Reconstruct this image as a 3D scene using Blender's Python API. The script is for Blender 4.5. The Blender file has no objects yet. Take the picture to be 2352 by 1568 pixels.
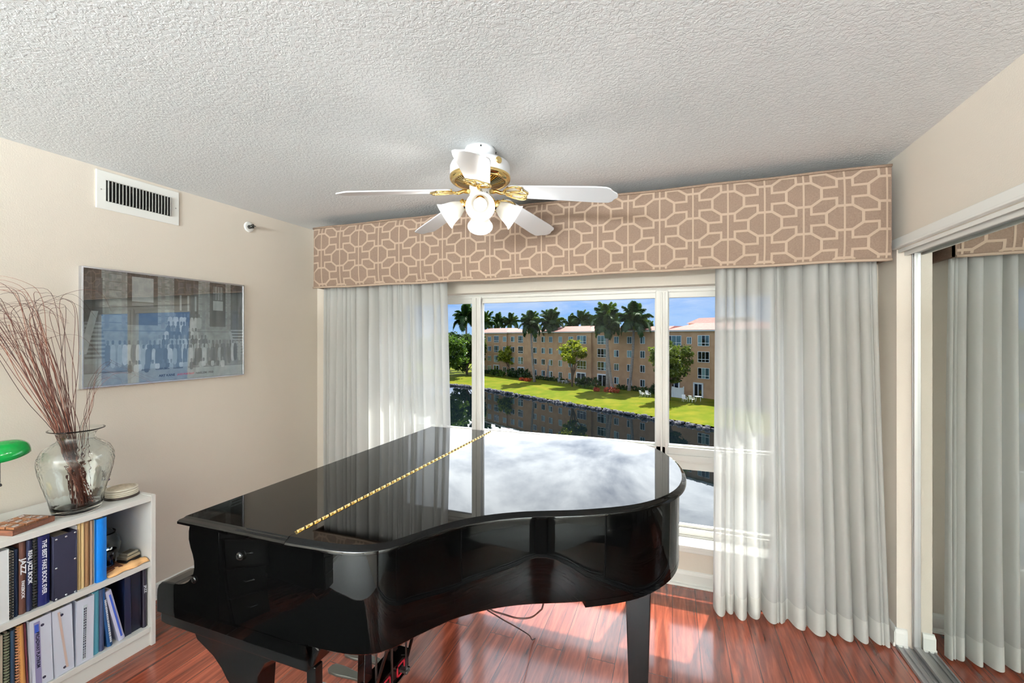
import bpy, math, random
from mathutils import Vector, Matrix
R = math.radians
C = bpy.context.scene.collection
random.seed(7)

# ------------------------------------------------------------------ materials
def lin(c):
    o = []
    for v in c:
        v = v / 255
        o.append(v / 12.92 if v <= .04045 else ((v + .055) / 1.055) ** 2.4)
    return (*o, 1)

def new_mat(name):
    m = bpy.data.materials.new(name); m.use_nodes = True
    nt = m.node_tree
    for n in list(nt.nodes): nt.nodes.remove(n)
    out = nt.nodes.new('ShaderNodeOutputMaterial')
    return m, nt, out

def N(nt, t, **kw):
    n = nt.nodes.new('ShaderNode' + t)
    for k, v in kw.items():
        if k in n.inputs: n.inputs[k].default_value = v
        else: setattr(n, k, v)
    return n

def pmat(name, col, rough=.5, metal=0, spec=.5, coat=0, col2=None, nscale=8, stretch=None, bump=0, bscale=60, bdist=.002, coatr=.03, detail=4, lo=.35, hi=.65, trans=0, ior=1.45, bdetail=3, emit=None, estr=0):
    m, nt, out = new_mat(name)
    p = N(nt, 'BsdfPrincipled')
    p.inputs['Roughness'].default_value = rough
    p.inputs['Metallic'].default_value = metal
    p.inputs['Specular IOR Level'].default_value = spec
    p.inputs['Coat Weight'].default_value = coat
    p.inputs['Coat Roughness'].default_value = coatr
    p.inputs['Transmission Weight'].default_value = trans
    p.inputs['IOR'].default_value = ior
    p.inputs['Base Color'].default_value = lin(col)
    if emit:
        p.inputs['Emission Color'].default_value = lin(emit); p.inputs['Emission Strength'].default_value = estr
    nt.links.new(p.outputs[0], out.inputs[0])
    if col2 or bump:
        tc = N(nt, 'TexCoord'); mp = N(nt, 'Mapping')
        if stretch: mp.inputs['Scale'].default_value = stretch
        nt.links.new(tc.outputs['Object'], mp.inputs[0])
    if col2:
        n = N(nt, 'TexNoise', Scale=nscale, Detail=detail)
        r = N(nt, 'ValToRGB'); r.color_ramp.elements[0].position = lo; r.color_ramp.elements[1].position = hi
        r.color_ramp.elements[0].color = lin(col); r.color_ramp.elements[1].color = lin(col2)
        nt.links.new(mp.outputs[0], n.inputs['Vector']); nt.links.new(n.outputs[0], r.inputs[0])
        nt.links.new(r.outputs[0], p.inputs['Base Color'])
    if bump:
        n = N(nt, 'TexNoise', Scale=bscale, Detail=bdetail)
        b = N(nt, 'Bump', Strength=bump, Distance=bdist)
        nt.links.new(mp.outputs[0], n.inputs['Vector']); nt.links.new(n.outputs[0], b.inputs['Height'])
        nt.links.new(b.outputs[0], p.inputs['Normal'])
    return m

def sheer_mat(name, col, clear, tl=.5):
    m, nt, out = new_mat(name)
    d = N(nt, 'BsdfDiffuse', Color=lin(col)); t = N(nt, 'BsdfTranslucent', Color=lin(col)); x = N(nt, 'BsdfTransparent')
    a = N(nt, 'MixShader'); a.inputs[0].default_value = tl
    b = N(nt, 'MixShader'); b.inputs[0].default_value = clear
    tc = N(nt, 'TexCoord'); no = N(nt, 'TexNoise', Scale=420, Detail=1); bp = N(nt, 'Bump', Strength=.12, Distance=.001)
    nt.links.new(tc.outputs['Object'], no.inputs['Vector']); nt.links.new(no.outputs[0], bp.inputs['Height'])
    nt.links.new(bp.outputs[0], d.inputs['Normal'])
    nt.links.new(d.outputs[0], a.inputs[1]); nt.links.new(t.outputs[0], a.inputs[2])
    nt.links.new(a.outputs[0], b.inputs[1]); nt.links.new(x.outputs[0], b.inputs[2])
    nt.links.new(b.outputs[0], out.inputs[0])
    return m

def thin_glass(name, tint=(250, 252, 252), ior=1.45, rough=0):
    m, nt, out = new_mat(name)
    t = N(nt, 'BsdfTransparent', Color=lin(tint)); g = N(nt, 'BsdfGlossy', Roughness=rough); f = N(nt, 'Fresnel', IOR=ior); x = N(nt, 'MixShader')
    ge = N(nt, 'NewGeometry'); mr = N(nt, 'MapRange'); mr.inputs[3].default_value = ior; mr.inputs[4].default_value = 1 / ior   # same reflectance on both faces of the pane
    nt.links.new(ge.outputs['Backfacing'], mr.inputs[0]); nt.links.new(mr.outputs[0], f.inputs[0])
    nt.links.new(f.outputs[0], x.inputs[0]); nt.links.new(t.outputs[0], x.inputs[1]); nt.links.new(g.outputs[0], x.inputs[2])
    nt.links.new(x.outputs[0], out.inputs[0])
    return m

def leaf_mat(name, col, col2, tl=.35, scale=.6):
    m, nt, out = new_mat(name)
    tc = N(nt, 'TexCoord'); n = N(nt, 'TexNoise', Scale=scale, Detail=5); r = N(nt, 'ValToRGB')
    r.color_ramp.elements[0].position = .36; r.color_ramp.elements[1].position = .64
    r.color_ramp.elements[0].color = lin(col); r.color_ramp.elements[1].color = lin(col2)
    nt.links.new(tc.outputs['Object'], n.inputs['Vector']); nt.links.new(n.outputs[0], r.inputs[0])
    d = N(nt, 'BsdfDiffuse'); t = N(nt, 'BsdfTranslucent'); g = N(nt, 'BsdfGlossy', Roughness=.45); a = N(nt, 'MixShader'); b = N(nt, 'MixShader')
    a.inputs[0].default_value = tl; b.inputs[0].default_value = .04
    nt.links.new(r.outputs[0], d.inputs[0]); nt.links.new(r.outputs[0], t.inputs[0])
    nt.links.new(d.outputs[0], a.inputs[1]); nt.links.new(t.outputs[0], a.inputs[2])
    nt.links.new(a.outputs[0], b.inputs[1]); nt.links.new(g.outputs[0], b.inputs[2])
    nt.links.new(b.outputs[0], out.inputs[0])
    return m

def floor_mat():
    m, nt, out = new_mat('red_cherry_laminate')
    p = N(nt, 'BsdfPrincipled'); p.inputs['Roughness'].default_value = .16; p.inputs['Specular IOR Level'].default_value = .5
    p.inputs['Coat Weight'].default_value = .35; p.inputs['Coat Roughness'].default_value = .08
    tc = N(nt, 'TexCoord'); sx = N(nt, 'SeparateXYZ'); cx = N(nt, 'CombineXYZ')
    nt.links.new(tc.outputs['Object'], sx.inputs[0]); nt.links.new(sx.outputs[1], cx.inputs[0]); nt.links.new(sx.outputs[0], cx.inputs[1])
    mp = N(nt, 'Mapping'); mp.inputs['Location'].default_value = (.35, .003, 0); nt.links.new(cx.outputs[0], mp.inputs[0])
    def brick(c1, c2, mo, ms):
        b = N(nt, 'TexBrick'); b.offset = .37; b.offset_frequency = 2
        for k, v in (('Scale', 1), ('Brick Width', 1.22), ('Row Height', .127), ('Mortar Size', ms), ('Mortar Smooth', .2), ('Bias', 0)): b.inputs[k].default_value = v
        b.inputs['Color1'].default_value = c1; b.inputs['Color2'].default_value = c2; b.inputs['Mortar'].default_value = mo
        nt.links.new(mp.outputs[0], b.inputs['Vector']); return b
    b1 = brick((0, 0, 0, 1), (1, 1, 1, 1), (.5, .5, .5, 1), .0)
    mg = N(nt, 'Mapping'); mg.inputs['Scale'].default_value = (1.6, 22, 1); nt.links.new(cx.outputs[0], mg.inputs[0])
    add = N(nt, 'VectorMath', operation='ADD'); sc = N(nt, 'VectorMath', operation='SCALE'); sc.inputs['Scale'].default_value = 7
    nt.links.new(b1.outputs[0], sc.inputs[0]); nt.links.new(mg.outputs[0], add.inputs[0]); nt.links.new(sc.outputs[0], add.inputs[1])
    g = N(nt, 'TexNoise', Scale=1.5, Detail=7, Roughness=.62, Distortion=.6); nt.links.new(add.outputs[0], g.inputs['Vector'])
    r = N(nt, 'ValToRGB'); e = r.color_ramp.elements
    e[0].position = .3; e[0].color = lin((72, 30, 20)); e[1].position = .72; e[1].color = lin((164, 84, 60))
    k = e.new(.5); k.color = lin((124, 58, 40))
    nt.links.new(g.outputs[0], r.inputs[0])
    hs = N(nt, 'HueSaturation'); mr = N(nt, 'MapRange'); mr.inputs[3].default_value = .82; mr.inputs[4].default_value = 1.22
    nt.links.new(b1.outputs[0], mr.inputs[0]); nt.links.new(mr.outputs[0], hs.inputs['Value']); nt.links.new(r.outputs[0], hs.inputs['Color'])
    b2 = brick((1, 1, 1, 1), (1, 1, 1, 1), (0, 0, 0, 1), .0016)
    mx = N(nt, 'MixRGB'); mx.inputs[1].default_value = lin((60, 22, 14)); nt.links.new(b2.outputs[0], mx.inputs[0]); nt.links.new(hs.outputs[0], mx.inputs[2])
    nt.links.new(mx.outputs[0], p.inputs['Base Color'])
    bp = N(nt, 'Bump', Strength=.5, Distance=.0012); nt.links.new(b2.outputs[0], bp.inputs['Height']); nt.links.new(bp.outputs[0], p.inputs['Normal'])
    nt.links.new(p.outputs[0], out.inputs[0])
    return m

def ceiling_mat():
    m, nt, out = new_mat('knockdown_ceiling_paint')
    p = N(nt, 'BsdfPrincipled'); p.inputs['Base Color'].default_value = lin((226, 227, 227)); p.inputs['Roughness'].default_value = .8; p.inputs['Specular IOR Level'].default_value = .2
    tc = N(nt, 'TexCoord'); n = N(nt, 'TexNoise', Scale=76, Detail=4, Roughness=.55, Distortion=.6)
    r = N(nt, 'ValToRGB'); r.color_ramp.elements[0].position = .42; r.color_ramp.elements[1].position = .56
    b = N(nt, 'Bump', Strength=.42, Distance=.0028)
    nt.links.new(tc.outputs['Object'], n.inputs['Vector']); nt.links.new(n.outputs[0], r.inputs[0]); nt.links.new(r.outputs[0], b.inputs['Height'])
    nt.links.new(b.outputs[0], p.inputs['Normal']); nt.links.new(p.outputs[0], out.inputs[0])
    return m

M = {}
M['wall'] = pmat('beige_wall_paint', (222, 212, 199), .75, spec=.25, bump=.25, bscale=180, bdist=.002)
M['ceil'] = ceiling_mat()
M['floor'] = floor_mat()
M['white'] = pmat('white_gloss_paint', (236, 235, 230), .35, spec=.4)
M['vinyl'] = pmat('white_window_vinyl', (226, 224, 218), .3, spec=.45)
M['alu'] = pmat('satin_aluminium', (172, 172, 172), .42, metal=.7)
M['mirror'] = pmat('mirror_silver', (226, 230, 228), 0, metal=1)
M['glass'] = thin_glass('window_glass', ior=1.08)
M['pglass'] = thin_glass('picture_glass', ior=2.3)
M['lacq'] = pmat('black_piano_lacquer', (3, 3, 3), .02, spec=.3)
M['lacq3'] = pmat('black_rim_lacquer', (3, 3, 3), .025, spec=.13)
M['lacq2'] = pmat('black_satin_lacquer', (13, 13, 13), .2, spec=.35)
M['brass'] = pmat('polished_brass', (236, 208, 142), .12, metal=1)
M['brassd'] = pmat('brass_shadow_gap', (70, 52, 26), .4, metal=.8)
M['fabric'] = pmat('taupe_quilted_fabric', (120, 100, 87), .85, spec=.15, col2=(130, 110, 96), nscale=160, bump=.35, bscale=320, bdist=.0015)
M['ribbon'] = pmat('pale_trellis_weave', (166, 145, 128), .8, spec=.15, bump=.3, bscale=400, bdist=.001)
M['sheer'] = sheer_mat('white_sheer_voile', (226, 226, 223), .14, .45)
M['hem'] = sheer_mat('white_voile_hem', (238, 238, 234), .06, .4)
M['shade'] = pmat('roller_shade_cloth', (214, 204, 190), .8, spec=.2)
M['fanwhite'] = pmat('white_fan_enamel', (228, 229, 232), .28, spec=.5)
M['frost'] = sheer_mat('frosted_alabaster_glass', (206, 206, 204), .2, .6)
M['bulb'] = pmat('lit_bulb', (255, 250, 240), .4, emit=(255, 246, 230), estr=2.6)
M['black'] = pmat('matte_black', (14, 14, 14), .6)
M['dark'] = pmat('dark_duct', (40, 38, 36), .8)
M['silver'] = pmat('silver_frame', (200, 202, 208), .25, metal=.9)
M['laminate'] = pmat('white_laminate', (222, 220, 215), .45, spec=.4)

# ------------------------------------------------------------------ mesh builder
class MB:
    def __init__(s): s.v = []; s.f = []; s.m = []; s.sm = []
    def add(s, vs, fs, mi=0, sm=False):
        o = len(s.v); s.v += [tuple(v) for v in vs]
        for f in fs: s.f.append([i + o for i in f]); s.m.append(mi); s.sm.append(sm)
        return s
    def box(s, x0, x1, y0, y1, z0, z1, mi=0, mat=None):
        vs = [Vector((x, y, z)) for z in (z0, z1) for y in (y0, y1) for x in (x0, x1)]
        if mat is not None: vs = [mat @ v for v in vs]
        return s.add(vs, [(0, 2, 3, 1), (4, 5, 7, 6), (0, 1, 5, 4), (2, 6, 7, 3), (0, 4, 6, 2), (1, 3, 7, 5)], mi)
    def prism(s, poly, a, b, axis='Z', mi=0, sm=False):
        # poly in the two remaining axes (X: y,z  Y: x,z  Z: x,y), counter-clockwise
        def pt(p, h): return {'X': (h, p[0], p[1]), 'Y': (p[0], h, p[1]), 'Z': (p[0], p[1], h)}[axis]
        n = len(poly); vs = [pt(p, a) for p in poly] + [pt(p, b) for p in poly]
        s.add(vs, [tuple(range(n))[::-1], tuple(range(n, 2 * n))], mi)
        s.add(vs, [(i, (i + 1) % n, (i + 1) % n + n, i + n) for i in range(n)], mi, sm)
        return s
    def rings(s, rs, mi=0, sm=True, cap=True, close=True):
        n = len(rs[0]); vs = [p for r in rs for p in r]; fs = []
        for i in range(len(rs) - 1):
            for j in range(n if close else n - 1):
                k = (j + 1) % n; fs.append((i * n + j, i * n + k, (i + 1) * n + k, (i + 1) * n + j))
        s.add(vs, fs, mi, sm)
        if cap: s.add(rs[0], [tuple(range(n))[::-1]], mi); s.add(rs[-1], [tuple(range(n))], mi)
        return s
    def lathe(s, prof, n=32, o=(0, 0, 0), mat=None, mi=0, cap=False, rfun=None, upto=None):
        rs = []
        for i_, (r, z) in enumerate(prof):
            ring = []
            for k in range(n):
                a = 2 * math.pi * k / n; rr = r * (rfun(a, z) if rfun and (upto is None or i_ < upto) else 1)
                p = Vector((rr * math.cos(a), rr * math.sin(a), z))
                if mat is not None: p = mat @ p
                ring.append(p + Vector(o))
            rs.append(ring)
        return s.rings(rs, mi, True, cap)
    def tube(s, pts, r, n=8, mi=0, cap=True):
        pts = [Vector(p) for p in pts]; rs = []
        rr = r if isinstance(r, (list, tuple)) else [r] * len(pts)
        up = None
        for i, p in enumerate(pts):
            t = (pts[min(i + 1, len(pts) - 1)] - pts[max(i - 1, 0)])
            if t.length < 1e-9: t = Vector((0, 0, 1))
            t.normalize()
            if up is None: up = Vector((0, 0, 1)) if abs(t.z) < .9 else Vector((1, 0, 0))
            a = t.cross(up)
            if a.length < 1e-6: a = t.cross(Vector((1, .3, 0)))
            a.normalize(); b = a.cross(t).normalized(); up = b
            rs.append([p + (a * math.cos(2 * math.pi * k / n) + b * math.sin(2 * math.pi * k / n)) * rr[i] for k in range(n)])
        return s.rings(rs, mi, True, cap)
    def build(s, name, mats, parent=None, local=False, bevel=0, seg=2, smooth=None, fix=True):
        if not isinstance(mats, (list, tuple)): mats = [mats]
        me = bpy.data.meshes.new(name)
        off = Vector((0, 0, 0))
        if parent is not None and not local:
            q = parent
            while q is not None: off += q.location; q = q.parent
        me.from_pydata([Vector(v) - off for v in s.v], [], s.f)
        for m in mats: me.materials.append(m)
        for i, p in enumerate(me.polygons):
            p.material_index = s.m[i]; p.use_smooth = s.sm[i] if smooth is None else smooth
        me.update()
        if fix:
            import bmesh
            bm = bmesh.new(); bm.from_mesh(me)
            bmesh.ops.remove_doubles(bm, verts=bm.verts, dist=1e-6)
            bmesh.ops.recalc_face_normals(bm, faces=bm.faces); bm.to_mesh(me); bm.free()
        o = bpy.data.objects.new(name, me); C.objects.link(o)
        if parent is not None: o.parent = parent
        if bevel:
            b = o.modifiers.new('bevel', 'BEVEL'); b.width = bevel; b.segments = seg; b.limit_method = 'ANGLE'; b.angle_limit = R(35)
            b.harden_normals = False
        return o

def frame4(m, x0, x1, y0, y1, z0, z1, w, h, mi=0):
    # a mitred frame in a YZ plane, one closed loop
    out, inn = [(y0, z0), (y1, z0), (y1, z1), (y0, z1)], [(y0 + w, z0 + h), (y1 - w, z0 + h), (y1 - w, z1 - h), (y0 + w, z1 - h)]
    vs = [(x, *q) for x in (x0, x1) for l in (out, inn) for q in l]
    fs = []
    for i in range(4):
        j = (i + 1) % 4
        fs += [(i, j, 4 + j, 4 + i), (8 + i, 8 + j, 12 + j, 12 + i), (i, j, 8 + j, 8 + i), (4 + i, 4 + j, 12 + j, 12 + i)]
    return m.add(vs, fs, mi)
def tag(o, label, cat, group=None, kind=None):
    o['label'] = label; o['category'] = cat
    if group: o['group'] = group
    if kind: o['kind'] = kind
    return o
def thing(name, label, cat, loc=(0, 0, 0), group=None, rot=None):
    o = bpy.data.objects.new(name, None); C.objects.link(o); o.location = loc
    o.empty_display_size = .05
    if rot: o.rotation_euler = rot
    return tag(o, label, cat, group)
def struct(o): o['kind'] = 'structure'; return o
def copy_tree(o, parent=None):
    c = o.copy(); C.objects.link(c); c.parent = parent
    for ch in [x for x in bpy.data.objects if x.parent == o]: copy_tree(ch, c)
    return c
def text(name, body, size, mat, parent, loc, rot, ext=.0004, bold=.0, width=None, align='CENTER', sx=1):
    cu = bpy.data.curves.new(name, 'FONT'); cu.body = body; cu.size = size; cu.extrude = ext; cu.offset = bold
    cu.align_x = align; cu.align_y = 'CENTER'; cu.materials.append(mat)
    o = bpy.data.objects.new(name, cu); C.objects.link(o); o.parent = parent
    dg = bpy.context.evaluated_depsgraph_get(); me = bpy.data.meshes.new_from_object(o.evaluated_get(dg)); bpy.data.objects.remove(o)
    me.transform(Matrix.Diagonal((sx, 1, 1, 1)))
    o = bpy.data.objects.new(name, me); C.objects.link(o); o.parent = parent
    o.location = loc; o.rotation_euler = rot
    return o
def spline(pts, n=8, closed=False):
    out = []; L = len(pts)
    for i in range(L if closed else L - 1):
        p = [Vector(pts[(i + k - 1) % L] if closed else pts[min(max(i + k - 1, 0), L - 1)]) for k in range(4)]
        for j in range(n):
            t = j / n
            out.append(.5 * ((2 * p[1]) + (p[2] - p[0]) * t + (2 * p[0] - 5 * p[1] + 4 * p[2] - p[3]) * t * t + (3 * p[1] - p[0] - 3 * p[2] + p[3]) * t ** 3))
    if not closed: out.append(Vector(pts[-1]))
    return out
def inset(poly, d):
    n = len(poly); out = []
    for i in range(n):
        a, b, c = Vector(poly[i - 1]), Vector(poly[i]), Vector(poly[(i + 1) % n])
        e1 = (b - a).normalized(); e2 = (c - b).normalized()
        n1 = Vector((-e1.y, e1.x)); n2 = Vector((-e2.y, e2.x)); m = (n1 + n2)
        m = m / max(.35, (1 + n1.dot(n2)))
        out.append(b + m * d)
    return out

# ------------------------------------------------------------------ the room
XL, XR, YW, YB, H = -2.85, 1.045, 2.91, -6.2, 2.44
struct(MB().box(XL - .1, 2.0, -1.3, YW + .18, -.1, 0).build('floor', M['floor']))
struct(MB().box(XL - .1, 2.0, YB, -1.3, -.1, 0).build('floor_rear', pmat('pale_bounce_floor', (214, 214, 212), .5)))  # unseen rear floor made pale to cut the red bounce light
struct(MB().box(XL - .1, 2.0, YB, YW + .18, H, H + .1).build('ceiling', M['ceil']))
struct(MB().box(XL - .1, XL, YB, YW + .18, 0, H).build('wall_left', M['wall']))
struct(MB().box(XL, 2.0, YB - .1, YB, 0, H).build('wall_back', M['wall']))
# window wall with its opening
WX0, WX1, WZ0, WZ1 = -2.14, .62, .235, 1.862
w = MB()
for a in ((XL, WX0, 0, H), (WX1, 2.0, 0, H), (WX0, WX1, 0, WZ0), (WX0, WX1, WZ1, H)): w.box(a[0], a[1], YW, YW + .18, a[2], a[3])
struct(w.build('wall_window', M['wall']))
# closet wall: short return, header over the doors, jamb, the wall behind the camera
YJ = 2.70
w = MB(); w.box(XR, 2.0, YJ, YW, 0, H); w.box(XR, 1.35, -1.2, YJ, 1.972, H); w.box(XR, 1.35, YB, -1.2, 0, H); w.box(1.75, 2.0, -1.2, YJ, 0, H)
struct(w.build('wall_right', M['wall']))
# baseboards
def bprof(): return [(0, 0), (.016, 0), (.016, .016), (.012, .02), (.012, .07), (.009, .082), (.006, .088), (0, .092)]
b = MB(); b.prism([(YW - a, z) for a, z in bprof()], XL, XR, 'X')
b.prism([(YW - .012 - a * 1.0, z) for a, z in [(0, 0), (.014, 0), (.012, .012), (0, .016)]], XL, XR, 'X')
struct(b.build('baseboard_window', M['white']))
b = MB(); b.prism([(XL + a, z) for a, z in bprof()], YB, YW, 'Y'); struct(b.build('baseboard_left', M['white']))
b = MB(); b.prism([(XR - a, z) for a, z in bprof()], YJ - .007, YW, 'Y'); b.prism([(YJ - a, z) for a, z in bprof()], XR - .0075, 1.085, 'X')
struct(b.build('baseboard_right', M['white']))
# closet: header fascia, floor track, mirrored sliding door
t = MB(); t.box(1.028, XR + .002, -1.2, 2.715, 1.974, 2.022); t.box(1.05, 1.056, -1.2, 2.70, 1.955, 1.99); t.box(1.075, 1.085, -1.2, 2.70, 1.94, 1.98); t.box(1.05, 1.2, -1.2, 2.70, 1.985, 1.995)
t.box(1.022, 1.03, -1.2, 2.712, 1.974, 1.984)
struct(t.build('trim_1', M['white'], bevel=.002))
t = MB(); t.box(1.035, 1.2, -1.2, 2.69, 0, .006)
for x, w_ in ((1.036, .008), (1.062, .004), (1.085, .004), (1.112, .006), (1.15, .004)): t.box(x, x + w_, -1.2, 2.69, .005, .014)
struct(t.build('trim_2', M['alu'], bevel=.001))
d = struct(MB().box(1.115, 1.121, .55, 2.672, .03, 1.95).build('door_1', M['mirror']))
f = MB()
for y in (2.668, 2.684): f.box(1.102, 1.123, y, y + .011, .016, 1.97)
f.box(1.102, 1.123, .54, 2.69, .014, .032); f.box(1.102, 1.123, .54, 2.69, 1.948, 1.972); f.box(1.102, 1.123, .53, .555, .016, 1.97)
f.box(1.108, 1.123, 2.676, 2.688, .016, 1.97)
struct(f.build('door_frame', M['alu'], d, bevel=.0015))
d = struct(MB().box(1.165, 1.171, -1.15, .62, .03, 1.95).build('door_2', M['mirror']))
f = MB(); f.box(1.15, 1.173, .60, .625, .016, 1.97); f.box(1.15, 1.173, -1.17, -1.14, .016, 1.97); f.box(1.15, 1.173, -1.17, .62, .014, .032); f.box(1.15, 1.173, -1.17, .62, 1.948, 1.972)
struct(f.build('door_frame', M['alu'], d, bevel=.0015))
# the window
YF = 3.03
win = bpy.data.objects.new('window_1', None); C.objects.link(win); win.location = (-.75, YF, WZ0); win['kind'] = 'structure'
def bars(*L):
    m = MB()
    for a in L: m.box(*a)
    return m
MX = [(WX0, WX0 + .05), (-1.452, -1.372), (-.108, -.03), (WX1 - .05, WX1)]
ft = .06
fr = bars((WX0, WX1, YF + .012, YF + ft, 1.832, 1.862), (WX0, WX1, YF - .004, YF + ft + .01, 1.853, 1.868), (WX0, WX1, YF, YF + ft, .255, .30), (WX0, WX1, YF - .01, YF + ft, .235, .262),
          (WX0, WX1, YF, YF + ft, .725, .82), (WX0, WX1, YF - .012, YF + ft, .735, .775))
for i, (a, c) in enumerate(MX): fr.box(a, c, YF, YF + ft, .25, 1.845)
fr.build('window_frame', M['vinyl'], win, bevel=.004)
sa = MB()
for (a, c), (a2, c2) in zip(MX, MX[1:]):
    x0, x1 = c, a2
    for z0, z1 in ((.82, 1.834), (.30, .725)):
        t = .012 if z0 > .5 else .018
        top = .038 if z0 > .5 else .05
        sa.box(x0, x1, YF + .02, YF + .05, z1 - top, z1); sa.box(x0, x1, YF + .02, YF + .05, z0, z0 + t)
        sa.box(x0, x0 + t * .5, YF + .02, YF + .05, z0, z1); sa.box(x1 - t * .5, x1, YF + .02, YF + .05, z0, z1)
sa.build('window_sash', M['vinyl'], win, bevel=.003)
mu = MB()
for a, c in MX[1:3]:
    mu.box(a + .03, a + .042, YF - .012, YF + .01, .262, 1.834); mu.box(c - .02, c, YF - .008, YF + .01, .262, 1.834)
mu.build('window_mullion', M['vinyl'], win, bevel=.003)
for (a, c), (a2, c2) in zip(MX, MX[1:]):
    for z0, z1 in ((.825, 1.80), (.31, .68)): MB().box(c + .004, a2 - .004, YF + .032, YF + .037, z0, z1).build('window_pane', M['glass'], win)
s = MB(); s.box(WX0 - .03, WX1 + .03, YW - .022, YF, WZ0 - .005, WZ0 + .018); s.box(WX0 - .02, WX1 + .02, YW - .01, YW, WZ0 - .03, WZ0 - .005)
s.build('window_sill', M['white'], win, bevel=.008, seg=3)
# ------------------------------------------------------------------ valance with trellis pattern
VX0, VX1, VZ0, VZ1, VY = -2.6, .995, 1.916, 2.372, 2.62
def vy(x, z):
    u = (z - VZ0) / (VZ1 - VZ0) * 2 - 1; s = (x - VX0) / (VX1 - VX0) * 2 - 1
    return VY - .02 * (1 - abs(u) ** 5) * (1 - abs(s) ** 60) - .0025 * math.sin(x * 9 + 1) * (1 - u) * .5
va = thing('valance', 'padded taupe cornice valance with pale octagon trellis pattern above the window', 'valance', ((VX0 + VX1) / 2, VY, VZ0))
m = MB(); nx, nz = 120, 20
g = [[(VX0 + (VX1 - VX0) * i / nx, vy(VX0 + (VX1 - VX0) * i / nx, VZ0 + (VZ1 - VZ0) * j / nz), VZ0 + (VZ1 - VZ0) * j / nz) for i in range(nx + 1)] for j in range(nz + 1)]
m.rings(g, 0, True, False, False)
m.box(VX0, VX1, VY + .005, VY + .03, VZ0, VZ1); m.box(VX0, VX0 + .02, VY, YW, VZ0, VZ1); m.box(VX1 - .02, VX1, VY, YW, VZ0, VZ1); m.box(VX0, VX1, VY, YW, VZ1 - .02, VZ1)
ca, cb = .174, .258
hw_, v_, u_, h_ = .44 * ca, .11 * cb, .19 * ca, .235 * cb
def seg(p, q, w):
    dx, dz = q[0] - p[0], q[1] - p[1]; L = math.hypot(dx, dz)
    dx /= L; dz /= L; p = (p[0] - dx * w * .45, p[1] - dz * w * .45); L += w * .9
    k = max(1, int(L / .007)); st = L / k; rows = []
    for i in range(k + 1):
        cx, cz = p[0] + dx * st * i, p[1] + dz * st * i
        rows.append([(cx - dz * w / 2, cz + dx * w / 2), (cx + dz * w / 2, cz - dx * w / 2)])
    for a, b in zip(rows, rows[1:]):
        pts = [a[0], a[1], b[1], b[0]]
        if all(VX0 + .002 < t[0] < VX1 - .002 and VZ0 + .002 < t[1] < VZ1 - .002 for t in pts):
            m.add([(t[0], vy(*t) - .0016, t[1]) for t in pts], [(0, 1, 2, 3)], 1, True)
for i in range(-18, 6):
    x = .277 + i * ca
    seg((x, VZ0 + .006), (x, VZ1 - .006), .0085)
    for j in range(-3, 3):
        z = 2.26 + j * cb + (0 if i % 2 == 0 else -cb / 2)
        P = [(hw_, v_), (u_, h_), (-u_, h_), (-hw_, v_), (-hw_, -v_), (-u_, -h_), (u_, -h_), (hw_, -v_)]
        for a, b in zip(P, P[1:] + P[:1]): seg((x + a[0], z + a[1]), (x + b[0], z + b[1]), .0125)
        for sx in (1, -1):
            for sz in (1, -1):
                seg((x + sx * hw_, z + sz * v_), (x + sx * (ca - u_), z + sz * v_), .0115)
                seg((x + sx * (ca - u_), z + sz * v_), (x + sx * (ca - u_), z + sz * (cb / 2 - h_)), .0115)
m.build('fabric_front', [M['fabric'], M['ribbon']], va, fix=False)
for z, nm in ((VZ0, 'piping'), (VZ1, 'piping')):
    MB().tube([(VX0 + (VX1 - VX0) * i / 60, vy(VX0 + (VX1 - VX0) * i / 60, z) - .004, z + .002 * math.sin(i * .7)) for i in range(61)], .0075, 8).build(nm, M['ribbon'] if z == VZ0 else M['fabric'], va)

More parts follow.
